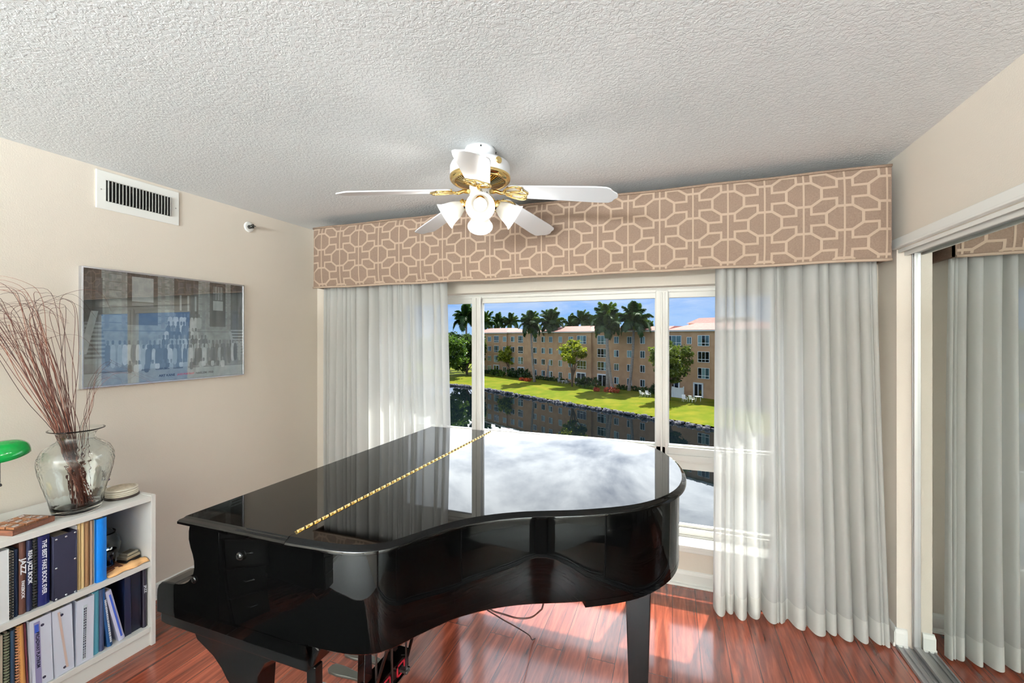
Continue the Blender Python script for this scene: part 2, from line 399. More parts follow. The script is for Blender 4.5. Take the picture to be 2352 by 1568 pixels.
# ------------------------------------------------------------------ sheer curtains
def curtain(name, label, tx0, tx1, bx0, bx1, folds, seed, flare):
    rnd = random.Random(seed)
    root = thing(name, label, 'curtain', ((tx0 + tx1) / 2, 2.72, 0))
    n, rows = 420, 40
    ph = [0]
    wts = [rnd.choice((.45, .6, .9, 1.5, 2.3, 3.0)) * rnd.uniform(.8, 1.2) for _ in range(folds)]; tot = sum(wts); cum = 0; kn = []
    for w_ in wts: kn.append(cum); cum += w_ / tot
    kn.append(1.0001)
    am = [min(1.25, .35 + .5 * w_) * rnd.uniform(.7, 1.15) for w_ in wts]; sk = [rnd.uniform(-.3, .3) for _ in range(folds)]
    def prof(s):
        for i in range(folds):
            if s < kn[i + 1]:
                t = (s - kn[i]) / (kn[i + 1] - kn[i]); t2 = t + sk[i] * t * (1 - t)
                return am[i] * math.sin(2 * math.pi * t2), math.cos(2 * math.pi * t2) * am[i], i, t
        return 0, 0, folds - 1, 1
    def surf(s, h, push=0):
        a, c, i, t = prof(s)
        k = h ** .9; top = 1 - h
        x = (tx0 + (tx1 - tx0) * s) * h + (bx0 + (bx1 - bx0) * s) * top + c * .012
        amp = .021 + .028 * top ** .8 if h < .97 else .021
        y = 2.725 + a * amp + .012 * math.sin(s * 11 + seed) + flare(s, top) - push
        y += .006 * math.sin(23 * s + 5 * h) * top + .004 * math.sin(97 * s + 2 * h + seed) + .003 * math.sin(171 * s + 3 * math.sin(3 * h))
        z = .012 + (2.30 - .012) * h + max(0, .012 * math.sin(s * 31 + seed)) * (top ** 8)
        return (x, y, z)
    m = MB(); m.rings([[surf(i / n, (j / rows) ** 1.0) for i in range(n + 1)] for j in range(rows + 1)], 0, True, False, False)
    m.build('sheer_panel', M['sheer'], root, fix=False)
    m = MB(); m.rings([[surf(i / n, .048 * j / 5, .0015) for i in range(n + 1)] for j in range(6)], 0, True, False, False)
    m.build('hem', M['hem'], root, fix=False)
    return root
curtain('sheer_curtain', 'gathered white sheer curtain hanging beside the poster wall, behind the black piano', -2.59, -1.53, -2.59, -1.46, 20, 3, lambda s, t: 0)
curtain('sheer_curtain', 'gathered white sheer curtain hanging beside the mirrored closet, hem puddling on the floor', .222, .958, .205, 1.0, 15, 11, lambda s, t: -.035 * t ** 2 - .03 * max(0, s - .7) * t ** 3)

# ------------------------------------------------------------------ ceiling fan
FX, FY = -.87, 1.911
fan = thing('ceiling_fan', 'white five blade ceiling fan with brass trim and four lit frosted shades', 'ceiling fan', (FX, FY, 2.23))
O = (FX, FY, 0)
MB().lathe([(.001, 2.44), (.073, 2.44), (.074, 2.428), (.07, 2.41), (.058, 2.398), (.03, 2.392), (.03, 2.38), (.001, 2.38)], 48, O).build('canopy', M['fanwhite'], fan)
for k in range(4):
    c = MB(); a = k * 1.57 - 1.1; p = Vector((FX + .0735 * math.cos(a), FY + .0735 * math.sin(a), 2.427)); c.tube([p, p + Vector((.004 * math.cos(a), .004 * math.sin(a), 0))], .004, 8); c.build('canopy_screw', M['black'], fan)
mot = MB().lathe([(.03, 2.385), (.06, 2.385), (.11, 2.378), (.138, 2.366), (.144, 2.352), (.1445, 2.305), (.142, 2.30), (.1, 2.30), (.03, 2.30)], 64, O).build('motor_housing', M['fanwhite'], fan)
a = math.atan2(-FY, -FX) + .62
mm = Matrix.Translation((FX + .145 * math.cos(a), FY + .145 * math.sin(a), 2.345)) @ Matrix.Rotation(a, 4, 'Z') @ Matrix.Rotation(R(90), 4, 'Y')
MB().lathe([(.001, .004), (.008, .004), (.011, .003), (.014, .0045), (.016, .002), (.016, -.002)], 24, mat=mm).build('medallion', M['brass'], mot)
b = MB().lathe([(.146, 2.306), (.1465, 2.300), (.143, 2.288), (.134, 2.281), (.122, 2.279), (.12, 2.285), (.12, 2.30)], 64, O)
b.build('brass_band', M['brass'], fan)
v = MB().lathe([(.118, 2.284), (.05, 2.268), (.05, 2.29)], 48, O, mi=1)
for k in range(54):
    a = 2 * math.pi * k / 54; mt = Matrix.Translation(O) @ Matrix.Rotation(a, 4, 'Z')
    vs = [mt @ Vector(p) for p in ((.052, -.0018, 2.262), (.119, -.0032, 2.279), (.119, .0032, 2.279), (.052, .0018, 2.262), (.052, -.0018, 2.268), (.119, -.0032, 2.285), (.119, .0032, 2.285), (.052, .0018, 2.268))]
    v.add(vs, [(0, 1, 2, 3), (7, 6, 5, 4), (0, 4, 5, 1), (1, 5, 6, 2), (2, 6, 7, 3), (3, 7, 4, 0)])
v.build('vent_ring', [M['brass'], M['brassd']], fan)
MB().lathe([(.05, 2.27), (.052, 2.266), (.052, 2.218), (.049, 2.212), (.02, 2.212)], 40, O).build('switch_housing', M['fanwhite'], fan)
k = MB().lathe([(.05, 2.214), (.058, 2.208), (.055, 2.198), (.046, 2.186), (.034, 2.172), (.026, 2.155), (.02, 2.15), (.012, 2.14), (.008, 2.13), (.001, 2.128)], 40, O)
ang = [R(-65.5 + 90 * q) for q in range(4)]
tilt = R(57)
BULBS = []
for a in ang:
    dv = Vector((math.cos(a), math.sin(a), 0)); p0 = Vector((FX, FY, 2.188)) + dv * .03
    k.tube([p0, p0 + dv * .022 + Vector((0, 0, .004)), p0 + dv * .04 + Vector((0, 0, -.006)), p0 + dv * .052 + Vector((0, 0, -.02))], [.014, .012, .012, .013], 12)
    mt = Matrix.Translation(p0 + dv * .046 + Vector((0, 0, -.013))) @ Matrix.Rotation(a, 4, 'Z') @ Matrix.Rotation(math.pi - tilt, 4, 'Y')
    k.lathe([(.012, -.012), (.026, -.006), (.028, .006), (.024, .016)], 24, mat=mt)
k.build('light_kit', M['brass'], fan)
for a in ang:
    dv = Vector((math.cos(a), math.sin(a), 0)); p0 = Vector((FX, FY, 2.188)) + dv * .03
    mt = Matrix.Translation(p0 + dv * .046 + Vector((0, 0, -.013))) @ Matrix.Rotation(a, 4, 'Z') @ Matrix.Rotation(math.pi - tilt, 4, 'Y')
    s = MB().lathe([(.0235, .006), (.027, .02), (.036, .036), (.044, .056), (.049, .078), (.056, .098), (.066, .112), (.0645, .1125), (.054, .0985), (.047, .078), (.042, .056), (.034, .037), (.025, .021), (.0215, .006)], 40, mat=mt)
    so = s.build('lamp_shade', M['frost'], fan, fix=False)
    MB().lathe([(.001, .012), (.012, .014), (.014, .035), (.02, .046), (.028, .062), (.0305, .078), (.026, .094), (.014, .105), (.001, .108)], 24, mat=mt).build('bulb', M['bulb'], so); BULBS.append(mt @ Vector((0, 0, .122)))
ch = MB()
for q, (dx, dy) in enumerate(((.03, -.045), (.048, -.03))): ch.tube([(FX + dx, FY + dy, 2.222), (FX + dx * 1.06, FY + dy * 1.06, 2.215)], .0018, 6)
ch.build('switch_stub', M['black'], fan)
# blades
for q in range(5):
    a = R(3.3 + 72 * q)
    base = Matrix.Translation((FX, FY, 2.243)) @ Matrix.Rotation(a, 4, 'Z') @ Matrix.Rotation(R(7.5), 4, 'Y')
    mt = base @ Matrix.Rotation(R(-11), 4, 'X')
    outl = [(.17, -.054), (.56, -.069), (.606, -.066), (.622, -.055), (.632, -.035), (.648, -.018), (.652, 0), (.648, .018), (.632, .035), (.622, .055), (.606, .066), (.56, .069), (.17, .054), (.155, .045), (.15, 0), (.155, -.045)]
    rr = []
    for z, d in ((-.003, .0015), (-.0015, 0), (.0015, 0), (.003, .0015)): rr.append([mt @ Vector((p[0], p[1], z)) for p in inset(outl, d)])
    bl = MB().rings(rr, 0, False, True).build('blade', M['fanwhite'], fan)
    ir = MB()
    def P(x, y, z=-.008): return mt @ Vector((x, y, z))
    ir.tube([base @ Vector((.052, 0, -.004)), base @ Vector((.085, .0, -.002)), P(.11, .0, -.01), P(.13, 0, -.009)], [.012, .009, .008, .006], 10)
    def loop(cx, cy, rx, ry, rot, r=.0045):
        pts = []
        for i in range(25):
            t = 2 * math.pi * i / 24; x_, y_ = rx * math.cos(t), ry * math.sin(t) * (1 + .25 * math.cos(t))
            pts.append(P(cx + x_ * math.cos(rot) - y_ * math.sin(rot), cy + x_ * math.sin(rot) + y_ * math.cos(rot)))
        ir.tube(pts, r, 8, cap=False)
    loop(.175, .03, .05, .022, .35); loop(.175, -.03, .05, .022, -.35); loop(.195, 0, .045, .016, 0, .004)
    ir.tube([P(.125, .0), P(.15, .045), P(.19, .056), P(.222, .03), P(.238, 0), P(.222, -.03), P(.19, -.056), P(.15, -.045), P(.125, 0)], .0042, 8)
    ir.tube([P(.15, .03, -.006), P(.15, .03, .006)], .005, 8); ir.tube([P(.15, -.03, -.006), P(.15, -.03, .006)], .005, 8)
    ir.build('blade_iron', M['brass'], fan)

# ------------------------------------------------------------------ wall items on the left wall
vt = thing('air_vent', 'white slotted air supply grille high on the beige wall near the ceiling', 'air vent', (XL, 1.59, 2.32))
y0, y1, z0, z1 = 1.387, 1.797, 2.22, 2.424
m = MB(); bw, bh = .044, .046
frame4(m, XL, XL + .008, y0, y1, z0, z1, bw, bh)
m.build('frame', M['white'], vt, bevel=.003)
MB().box(XL + .0005, XL + .0015, y0 + bw, y1 - bw, z0 + bh, z1 - bh).build('duct_opening', M['dark'], vt)
m = MB(); ns = 20
for i in range(ns):
    y = y0 + bw + (y1 - y0 - 2 * bw) * (i + .5) / ns
    m.box(-.010, .008, -.0012, .0012, z0 + bh, z1 - bh, mat=Matrix.Translation((XL + .010, y, 0)) @ Matrix.Rotation(R(-14), 4, 'Z'))
m.build('louvres', pmat('grey_white_slats', (176, 174, 168), .5), vt)
for y in (y0 + .02, y1 - .02): MB().lathe([(.004, .002), (.003, .0035), (.001, .004)], 12, mat=Matrix.Translation((XL + .007, y, 2.322)) @ Matrix.Rotation(R(90), 4, 'Y')).build('screw', M['alu'], vt)
sp = thing('fire_sprinkler', 'small round white and chrome sprinkler head on the beige wall', 'sprinkler', (XL, 2.27, 2.325))
mt = Matrix.Translation((XL, 2.27, 2.325)) @ Matrix.Rotation(R(90), 4, 'Y')
MB().lathe([(.001, .006), (.02, .006), (.033, .008), (.037, .004), (.037, 0)], 32, mat=mt).build('escutcheon', M['white'], sp)
m = MB().lathe([(.001, .04), (.008, .04), (.012, .03), (.014, .006)], 16, mat=mt)
m.box(XL + .03, XL + .048, 2.266, 2.274, 2.312, 2.340); m.box(XL + .044, XL + .062, 2.262, 2.278, 2.325, 2.3285)
m.build('sprinkler_nozzle', pmat('dark_chrome', (90, 90, 88), .25, metal=1), sp)

# framed poster
py0, py1, pz0, pz1 = 1.318, 2.214, 1.272, 1.902
po = thing('framed_poster', 'silver framed wide black and white street photograph poster behind reflective glass', 'picture', (XL, (py0 + py1) / 2, pz0))
m = MB(); t = .009; X0, X1 = XL, XL + .028
frame4(m, X0, X1, py0, py1, pz0, pz1, t, t)
m.build('frame', M['silver'], po, bevel=.002)
GR = [pmat('print_grey_%s' % 'abcdefg'[i], c, .6, col2=c2, nscale=30, detail=8) for i, (c, c2) in enumerate([((128, 138, 140), (168, 178, 180)), ((36, 42, 46), (56, 62, 66)), ((200, 206, 208), (226, 230, 232)), ((84, 92, 96), (108, 116, 120)), ((168, 178, 182), (190, 198, 200)), ((62, 70, 76), (80, 88, 94)), ((118, 126, 128), (150, 156, 158))])]
m = MB(); W_, H_ = py1 - py0, pz1 - pz0; px_ = X1 - .016; lv = [0]
def pr(u0, v0, u1, v1, mi, skew=0):
    # u along the print (0 near camera .. 1), v from top 0 to bottom 1
    lv[0] += 1; x = px_ + .00002 * lv[0]
    m.add([(x, py0 + u0 * W_ + skew, pz1 - v1 * H_), (x, py0 + u1 * W_ + skew, pz1 - v1 * H_), (x, py0 + u1 * W_, pz1 - v0 * H_), (x, py0 + u0 * W_, pz1 - v0 * H_)], [(0, 1, 2, 3)], mi)
m.box(X0 + .002, px_, py0 + .004, py1 - .004, pz0 + .004, pz1 - .004, 0)
for i in range(8): pr(0, .03 + i * .07, 1, .036 + i * .07, 3)
for a, b_, t_ in ((.0, .10, .45), (.23, .40, .47), (.50, .66, .47), (.74, .86, .47), (.90, 1.0, .62)): pr(a, 0, b_, t_, 1)
for a, b_ in ((.255, .375), ): pr(a, .04, b_, .26, 4); pr(a, .27, b_, .30, 3)
for a, b_ in ((.765, .84), ): pr(a, .05, b_, .19, 3); pr(a, .20, b_, .30, 4); [pr(a + .02 * q, .05, a + .02 * q + .004, .19, 4) for q in range(1, 4)]; pr(a, .115, b_, .122, 4)
for a in (.02, .07): pr(a, .08, a + .035, .4, 5)
for a in (.915, .955): pr(a, .06, a + .032, .3, 5); pr(a, .33, a + .032, .5, 5)
for a in (.535, .585, .635): pr(a, .17, a + .012, .32, 4); pr(a - .01, .05, a + .025, .16, 5)
for a in (.115, .20, .42, .47, .685, .71, .87): pr(a, 0, a + .022, .5, 6)
for q in range(9): pr(.02, .46 + q * .035, .1 + q * .004, .478 + q * .035, 5); pr(.9 + .004 * q, .5 + q * .032, .995, .515 + q * .032, 4)
pr(.05, .36, .085, .72, 4, -.05); pr(.885, .52, .905, .72, 4, .03)
pr(0, .88, 1, 1, 4); pr(0, .80, 1, .88, 6); pr(.0, .875, 1, .882, 3)
rp = random.Random(5)
def blob(u, w_, v0, v1, mi):
    lv[0] += 1; x = px_ + .00002 * lv[0]; n = 10
    m.add([(x, py0 + (u + w_ * math.copysign(abs(math.cos(t)) ** .6, math.cos(t))) * W_, pz1 - ((v0 + v1) / 2 - (v1 - v0) / 2 * math.copysign(abs(math.sin(t)) ** .7, math.sin(t))) * H_) for t in [2 * math.pi * (k + .5) / n for k in range(n)]], [tuple(range(n))], mi)
for row, (v0, u0, u1, n_) in enumerate(((.36, .46, .68, 9), (.44, .46, .6, 6), (.50, .44, .66, 9), (.57, .40, .72, 14), (.62, .12, .98, 34), (.66, .3, .9, 22), (.8, .22, .84, 20))):
    for q in range(n_):
        u = u0 + (u1 - u0) * (q + rp.uniform(.2, .8)) / n_; hh = .15 if row < 4 else (.2 if row < 6 else .08); ww = rp.uniform(.012, .018)
        blob(u, ww, v0 + .02, v0 + hh + rp.uniform(-.02, .03), rp.choice((1, 2, 5, 4, 3, 2)))
        blob(u, .0065, v0 - .014, v0 + .024, rp.choice((3, 5, 6)))
m.build('print', GR, po, fix=False)
blk, red = pmat('print_ink', (30, 38, 48), .6), pmat('print_red_ink', (226, 90, 100), .6)
def ptxt(body, u, v, size, mat):
    text('caption', body, size, mat, po, (px_ + .006 - XL, py0 + u * W_ - (py0 + py1) / 2, pz1 - v * H_ - pz0), (R(90), 0, R(90)), .0002, .0006)
ptxt('ART KANE', .452, .94, .0185, blk); ptxt('JAZZ PORTRAIT', .572, .94, .014, red); ptxt('HARLEM 1958', .70, .94, .0185, blk)
MB().box(X1 - .008, X1 - .005, py0 + .005, py1 - .005, pz0 + .005, pz1 - .005).build('glazing', M['pglass'], po)
# ------------------------------------------------------------------ grand piano
pn = thing('grand_piano', 'glossy black grand piano with closed lid and brass lid hinge', 'piano', (-.75, 1.65, 0))
curve = [(-.945, .917), (-.86, .924), (-.795, .938), (-.742, .966), (-.700, 1.014), (-.656, 1.095), (-.584, 1.199), (-.459, 1.297), (-.256, 1.395), (-.089, 1.515), (.016, 1.68), (.050, 1.872), (.024, 2.09), (-.055, 2.285), (-.16, 2.385), (-.30, 2.42), (-.45, 2.422)]
cv = [(p.x, p.y) for p in spline([(a, b, 0) for a, b in curve], 7)]
HX = -1.010   # hinge
lidm = [(HX, .9125)] + cv + [(HX, 2.405)]
lidf = [(-1.446, .908), (HX - .0015, .9125), (HX - .0015, 2.405), (-1.43, 2.392)]
def slab(poly, z0, z1):
    lv = [(.004, z0), (0, z0 + .002), (0, z0 + .009), (.004, z0 + .015), (.012, z0 + .0185), (.014, z1 - .0035), (.017, z1)]
    return [[(p.x, p.y, z) for p in inset(poly, d)] for d, z in lv]
LZ0, LZ1 = .957, .980
def inset_open(poly, d, xs):
    # inset that keeps the hinge edge where it is
    return [Vector((xs if abs(b[0] - xs) < 1e-6 else a.x, a.y)) for a, b in zip(inset(poly, d), poly)]
def slab2(poly, xs):
    lv = [(.004, LZ0), (0, LZ0 + .002), (0, LZ0 + .009), (.004, LZ0 + .0145), (.012, LZ0 + .018), (.0135, LZ1 - .003), (.017, LZ1)]
    return [[(p.x, p.y, z) for p in inset_open(poly, d, xs)] for d, z in lv]
main = MB().rings(slab2(lidm, HX), 0, True, True).build('lid', M['lacq'], pn)
ff = MB().rings(slab2(lidf, HX - .0015), 0, False, True).build('front_lid', M['lacq'], pn)
for o in (main,):
    o.modifiers.new('es', 'EDGE_SPLIT').split_angle = R(38)
hg = MB(); nk = 44
for i in range(nk):
    y = .955 + (2.365 - .955) * i / nk; y2 = .955 + (2.365 - .955) * (i + .78) / nk
    hg.tube([(HX - .001, y, LZ1 + .002), (HX - .001, y2, LZ1 + .002)], .0038, 10, 0)
    hg.tube([(HX - .001, y2, LZ1 + .002), (HX - .001, .955 + (2.365 - .955) * (i + 1) / nk, LZ1 + .002)], .0036, 10, 1)
hg.box(HX - .009, HX + .008, .955, 2.365, LZ1 - .002, LZ1 + .0008, 0)
hg.build('lid_hinge', [M['brass'], M['brassd']], pn)
# case: continuous rim, closed underneath
body = [(-1.30, .936), (-1.0, .936)] + [tuple(p) for p in inset([(HX, .9125)] + cv + [(HX, 2.405)], .026)][2:-2] + [(-1.0, 2.372), (-1.30, 2.372)]
rs = [[(p[0], p[1], z) for p in (inset(body, d) if d else body)] for d, z in ((.006, .672), (0, .678), (0, .945), (.004, .957))]
o = MB().rings(rs, 0, True, True).build('rim', M['lacq3'], pn); o.modifiers.new('es', 'EDGE_SPLIT').split_angle = R(40)
# raised moulding under the tail
tail = [p for p in body if p[0] > -.285 and p[1] < 2.36]
tm = [(p[0], p[1]) for p in tail]; inner = [tuple(p) for p in inset(body, .055)]
inner = [inner[body.index(p)] for p in tail]
poly = tm + inner[::-1]
MB().prism(poly, .655, .676, 'Z').build('tail_moulding', M['lacq3'], pn)
# cheek arms
arm = [(-1.301, .637), (-1.301, .957), (-1.428, .957), (-1.436, .925), (-1.436, .90), (-1.428, .875), (-1.418, .855), (-1.412, .835), (-1.411, .815), (-1.415, .797), (-1.424, .78), (-1.438, .766), (-1.456, .756), (-1.48, .749), (-1.502, .747), (-1.508, .74), (-1.508, .655), (-1.500, .637)]
for y in (.936, 2.324): MB().prism(arm[::-1], y, y + .048, 'Y').build('cheek_arm', M['lacq3'], pn, bevel=.0008)
for y in (.936, 2.324): MB().box(-1.301, -.957, y, y + .048, .637, .679).build('rim_apron', M['lacq3'], pn)
blk = [(-1.500, .637), (-1.500, .748), (-1.545, .744), (-1.568, .738), (-1.582, .727), (-1.589, .712), (-1.591, .69), (-1.591, .637)]
for y in (.936, 2.275): MB().prism(blk[::-1], y, y + .095, 'Y').build('key_block', M['lacq2'], pn, bevel=.003)
fb = [(-1.29, .955), (-1.33, .955), (-1.335, .84), (-1.37, .80), (-1.50, .735), (-1.555, .725), (-1.56, .705), (-1.29, .70)]
MB().prism(fb, .984, 2.324, 'Y').build('fallboard', M['lacq'], pn, bevel=.003)
MB().box(-1.578, -1.50, 1.033, 2.273, .637, .70).build('key_slip', M['lacq'], pn, bevel=.003)
kb = MB(); kb.prism([(-1.585, .602), (-1.585, .636), (-.962, .636), (-.962, .598), (-1.56, .598)][::-1], .945, 2.363, 'Y')
kb.build('keybed', M['lacq2'], pn, bevel=.003)
kb = MB(); kb.prism([(-1.002, .604), (-1.002, .674), (-.985, .674), (-.955, .674), (-.930, .66), (-.955, .604)], .958, 2.35, 'Y')
kb.build('belly_rail', M['lacq2'], pn, bevel=.004)
# lock knob and screw on the treble side
def disc(r, x, y, z, h=.008): return MB().lathe([(.001, h), (r * .6, h), (r, h * .5), (r, 0)], 20, mat=Matrix.Translation((x, y, z)) @ Matrix.Rotation(R(90), 4, 'X'))
disc(.014, -1.204, .936, .89, .012).build('side_knob', M['lacq2'], pn)
disc(.011, -1.409, .934, .778, .003).build('screw_cap', M['lacq2'], pn)
# legs
def front_leg(y):
    L = MB()
    br = [(-1.433, .599), (-1.42, .578), (-1.385, .562), (-1.345, .543), (-1.31, .515), (-1.285, .485), (-1.272, .475), (-1.272, .44), (-1.165, .44), (-1.158, .53), (-1.13, .575), (-1.09, .599)]
    L.prism(br, y, y + .066, 'Y')
    def sq(x0, x1, ya, yb, z): return [(x0, ya, z), (x1, ya, z), (x1, yb, z), (x0, yb, z)]
    L.rings([sq(-1.27, -1.166, y + .002, y + .064, .47), sq(-1.262, -1.172, y + .004, y + .062, .30), sq(-1.25, -1.182, y + .008, y + .06, .085), sq(-1.262, -1.172, y + .002, y + .066, .07), sq(-1.258, -1.176, y + .004, y + .062, .055)], 0, False, True)
    g = L.build('leg', M['lacq2'], pn, bevel=.003)
    w = MB().tube([(-1.217 + .012, y + .033, .022), (-1.217 - .012, y + .033, .022)], .022, 20); w.box(-1.24, -1.196, y + .018, y + .048, .03, .058)
    w.build('caster', M['brass'], g)
front_leg(.95); front_leg(2.23)
def rleg(cx, cy):
    L = MB()
    L.box(cx - .075, cx + .075, cy - .075, cy + .075, .645, .674)
    def rg(r, z): return [(cx + sx * r, cy + sy * r, z) for sx, sy in ((-1, -1), (1, -1), (1, 1), (-1, 1))]
    L.rings([rg(.052, .655), rg(.050, .60), rg(.046, .50), rg(.035, .12), rg(.0345, .10), rg(.043, .085), rg(.043, .07), rg(.03, .055)], 0, False, True)
    g = L.build('leg', M['lacq2'], pn, bevel=.004)
    w = MB().tube([(cx - .012, cy, .022), (cx + .012, cy, .022)], .022, 20); w.box(cx - .022, cx + .022, cy - .014, cy + .014, .03, .058); w.build('caster', M['brass'], g)
rleg(-.128, 1.80)
MB().box(-.985, -.953, .965, .995, .045, .60).build('support_post', M['lacq2'], pn, bevel=.003)
MB().box(-.995, -.943, .955, 1.005, .0, .045).build('support_foot', M['black'], pn, bevel=.004)
# pedal lyre
ly = MB()
ly.box(-1.165, -1.095, 1.325, 1.645, .085, .155); ly.box(-1.17, -1.09, 1.32, 1.65, .155, .165); ly.box(-1.17, -1.09, 1.32, 1.65, .078, .085)
for y in (1.40, 1.57): ly.prism([(y - .026, .16), (y + .026, .16), (y + .018, .34), (y + .026, .60), (y - .026, .60), (y - .018, .34)], -1.15, -1.115, 'X')
ly.box(-1.155, -1.11, 1.34, 1.63, .565, .60)
ly = ly.build('pedal_lyre', M['lacq'], pn, bevel=.003)
RED = pmat('red_pedal_felt', (190, 28, 48), .9)
for i, y in enumerate((1.385, 1.485, 1.585)):
    m = MB(); zz = .119
    for a in ((y - .030, y - .020, zz - .026, zz + .026), (y + .020, y + .030, zz - .026, zz + .026), (y - .03, y + .03, zz + .018, zz + .026), (y - .03, y + .03, zz - .026, zz - .018)): m.box(-1.0955, -1.0935, *a)
    m.build('felt_bushing', RED, ly)
    p = MB(); p.rings([[(x, y + s * w_, zz - .008 + t) for s, t in ((-1, 0), (1, 0), (1, .012), (-1, .012))] for x, w_ in ((-1.055, .013), (-1.17, .014), (-1.26, .018), (-1.33, .026), (-1.37, .024), (-1.385, .012))], 0, False, True)
    p.build('pedal', pmat('aged_pedal_metal', (120, 122, 118), .3, metal=.9) if i == 0 else bpy.data.materials['aged_pedal_metal'], ly, bevel=.003)
    r_ = MB(); r_.tube([(-1.068, y, zz - .01), (-1.068, y, .62)], .0042, 8); r_.lathe([(.001, -.018), (.009, -.014), (.011, -.004), (.007, .004), (.004, .006)], 14, (-1.068, y, zz))
    r_.build('pedal_rod', pmat('dull_steel', (118, 118, 116), .35, metal=.9) if i == 0 else bpy.data.materials['dull_steel'], ly)
for ya, yb in ((1.37, 1.40), (1.60, 1.57)):
    MB().tube([(-1.10, ya, .16), (-1.07, ya, .17), (-.93, yb, .635), (-.91, yb, .675)], .0065, 8).build('lyre_brace', M['lacq2'], ly)
# cable hanging under the piano
cd = thing('power_cable', 'thin brown cable looping from under the piano to the floor', 'cable', (-.6, 1.6, 0))
m = MB().tube(spline([(-.605, 1.39, .676), (-.61, 1.40, .615), (-.596, 1.4, .587), (-.551, 1.42, .568), (-.513, 1.45, .546), (-.465, 1.45, .56), (-.427, 1.43, .603), (-.415, 1.42, .624), (-.405, 1.42, .676)], 8), .0028, 8)
m.build('cable_loop', pmat('brown_cable', (52, 26, 20), .5), cd)
MB().tube(spline([(-.60, 1.38, .676), (-.612, 1.40, .60), (-.625, 1.43, .565), (-.647, 1.55, .471), (-.668, 1.72, .337), (-.673, 1.9, .192), (-.669, 2.05, .064), (-.666, 2.09, .016), (-.66, 2.12, .004)], 8), .0026, 8).build('floor_cable', bpy.data.materials['brown_cable'], cd)

# ------------------------------------------------------------------ bookcase
BX0, BX1, BY0, BY1 = -2.832, -2.44, .36, 1.432
bc = thing('bookcase', 'low white two shelf laminate bookcase filled with music books and binders', 'bookcase', ((BX0 + BX1) / 2, (BY0 + BY1) / 2, 0))
for y in (BY0, BY1 - .02): MB().box(BX0, BX1, y, y + .02, 0, .748).build('side_panel', M['laminate'], bc, bevel=.0012)
MB().box(BX0, BX1 - .002, BY0 + .02, BY1 - .02, .72, .745).build('top_panel', M['laminate'], bc, bevel=.0012)
for z in (.394, .069): MB().box(BX0 + .01, BX1 - .004, BY0 + .02, BY1 - .02, z, z + .026).build('shelf', M['laminate'], bc, bevel=.0012)
MB().box(BX1 - .045, BX1 - .012, BY0 + .02, BY1 - .02, 0, .068).build('kick_board', M['laminate'], bc, bevel=.001)
MB().box(BX0 + .002, BX0 + .008, BY0 + .02, BY1 - .02, .02, .73).build('back_panel', M['laminate'], bc)
PAGE = pmat('cream_pages', (232, 224, 206), .8, col2=(214, 204, 184), nscale=300, stretch=(1, 1, .01))
TX = {'w': pmat('white_lettering', (238, 240, 246), .5), 'k': pmat('black_lettering', (26, 28, 60), .5), 'b': pmat('blue_lettering', (60, 90, 190), .5), 'r': pmat('red_spot', (200, 40, 60), .5)}
mc = {}
def cov(c, rough=.45):
    if (c, rough) not in mc: mc[(c, rough)] = pmat('cover_%d_%d_%d' % c, c, rough, bump=.08, bscale=300, bdist=.001)
    return mc[(c, rough)]
def book(name, label, cat, y0, y1, z0, h, depth, col, group, xf=-2.466, lean=0, texts=(), style='book', pages=PAGE, rough=.45, coil=None):
    th = y1 - y0
    root = thing(name, label, cat, (xf, y1 if lean < 0 else y0, z0), group, rot=(R(lean), 0, 0))
    s = -1 if lean < 0 else 0          # the edge the book pivots on stays on the shelf
    a, b = (-th, 0) if s else (0, th)
    t = min(.0035, th * .2); cm = cov(col, rough)
    def L(m, nm, mat, par=root, **k): return m.build(nm, mat, par, local=True, **k)
    m = MB()
    if style in ('book', 'album'):
        m.box(-depth, -.002, a, a + t, 0, h); m.box(-depth, -.002, b - t, b, 0, h)
        n = 7; pf = [(-.003 + .0 , a)] + [(-.003 + .006 * math.sin(math.pi * q / n), a + th * q / n) for q in range(1, n)] + [(-.003, b)]
        m.prism([(-.008, b), (-.008, a)] + pf, 0, h, 'Z', sm=False)
        L(m, 'cover', cm, bevel=.0006)
        L(MB().box(-depth + .004, -.006, a + t, b - t, .003, h - .004), 'pages', pages)
    elif style == 'plain':
        L(m.box(-depth, 0, a, b, 0, h), 'cover', cm, bevel=.0008)
    elif style == 'comb':
        m.box(-depth, -.004, a, a + t, 0, h); m.box(-depth, -.004, b - t, b, 0, h); L(m, 'cover', cm)
        L(MB().box(-depth + .003, -.012, a + t, b - t, .002, h - .002), 'pages', pages)
        c = MB(); k = 24
        for q in range(k):
            z = h * (q + .5) / k
            c.tube([(-.010, a + th * .15, z), (0.000, a + th * .2, z), (.003, a + th * .5, z), (.000, a + th * .8, z), (-.010, b - th * .15, z)], h / k * .27, 6)
        L(c, 'comb_binding', cov(coil or (30, 30, 32)))
    elif style == 'binder':
        r = .004
        m.box(-depth, 0, a, a + r, 0, h); m.box(-depth, 0, b - r, b, 0, h); m.box(-.004, 0, a, b, 0, h); L(m, 'cover', cm, bevel=.0015)
        L(MB().box(-depth + .02, -.03, a + r + .004, b - r - .008, .006, h - .012), 'pages', pages)
    for tx in texts:
        body, cz, size, col_, sx = tx[:5]; dy = tx[5] if len(tx) > 5 else 0
        text('title', body, size, TX[col_], root, (.0022 if style == 'binder' else .0036 if style in ('book', 'album') else .0008, (a + b) / 2 + dy, h * cz), SR, .0003, size * .03, sx=sx)
    return root, a, b, h
Z1, Z2 = .42, .095
SR = Matrix(((0, 0, 1), (0, 1, 0), (-1, 0, 0))).to_euler()
US = 'books on the upper shelf'; LS = 'books and binders on the lower shelf'
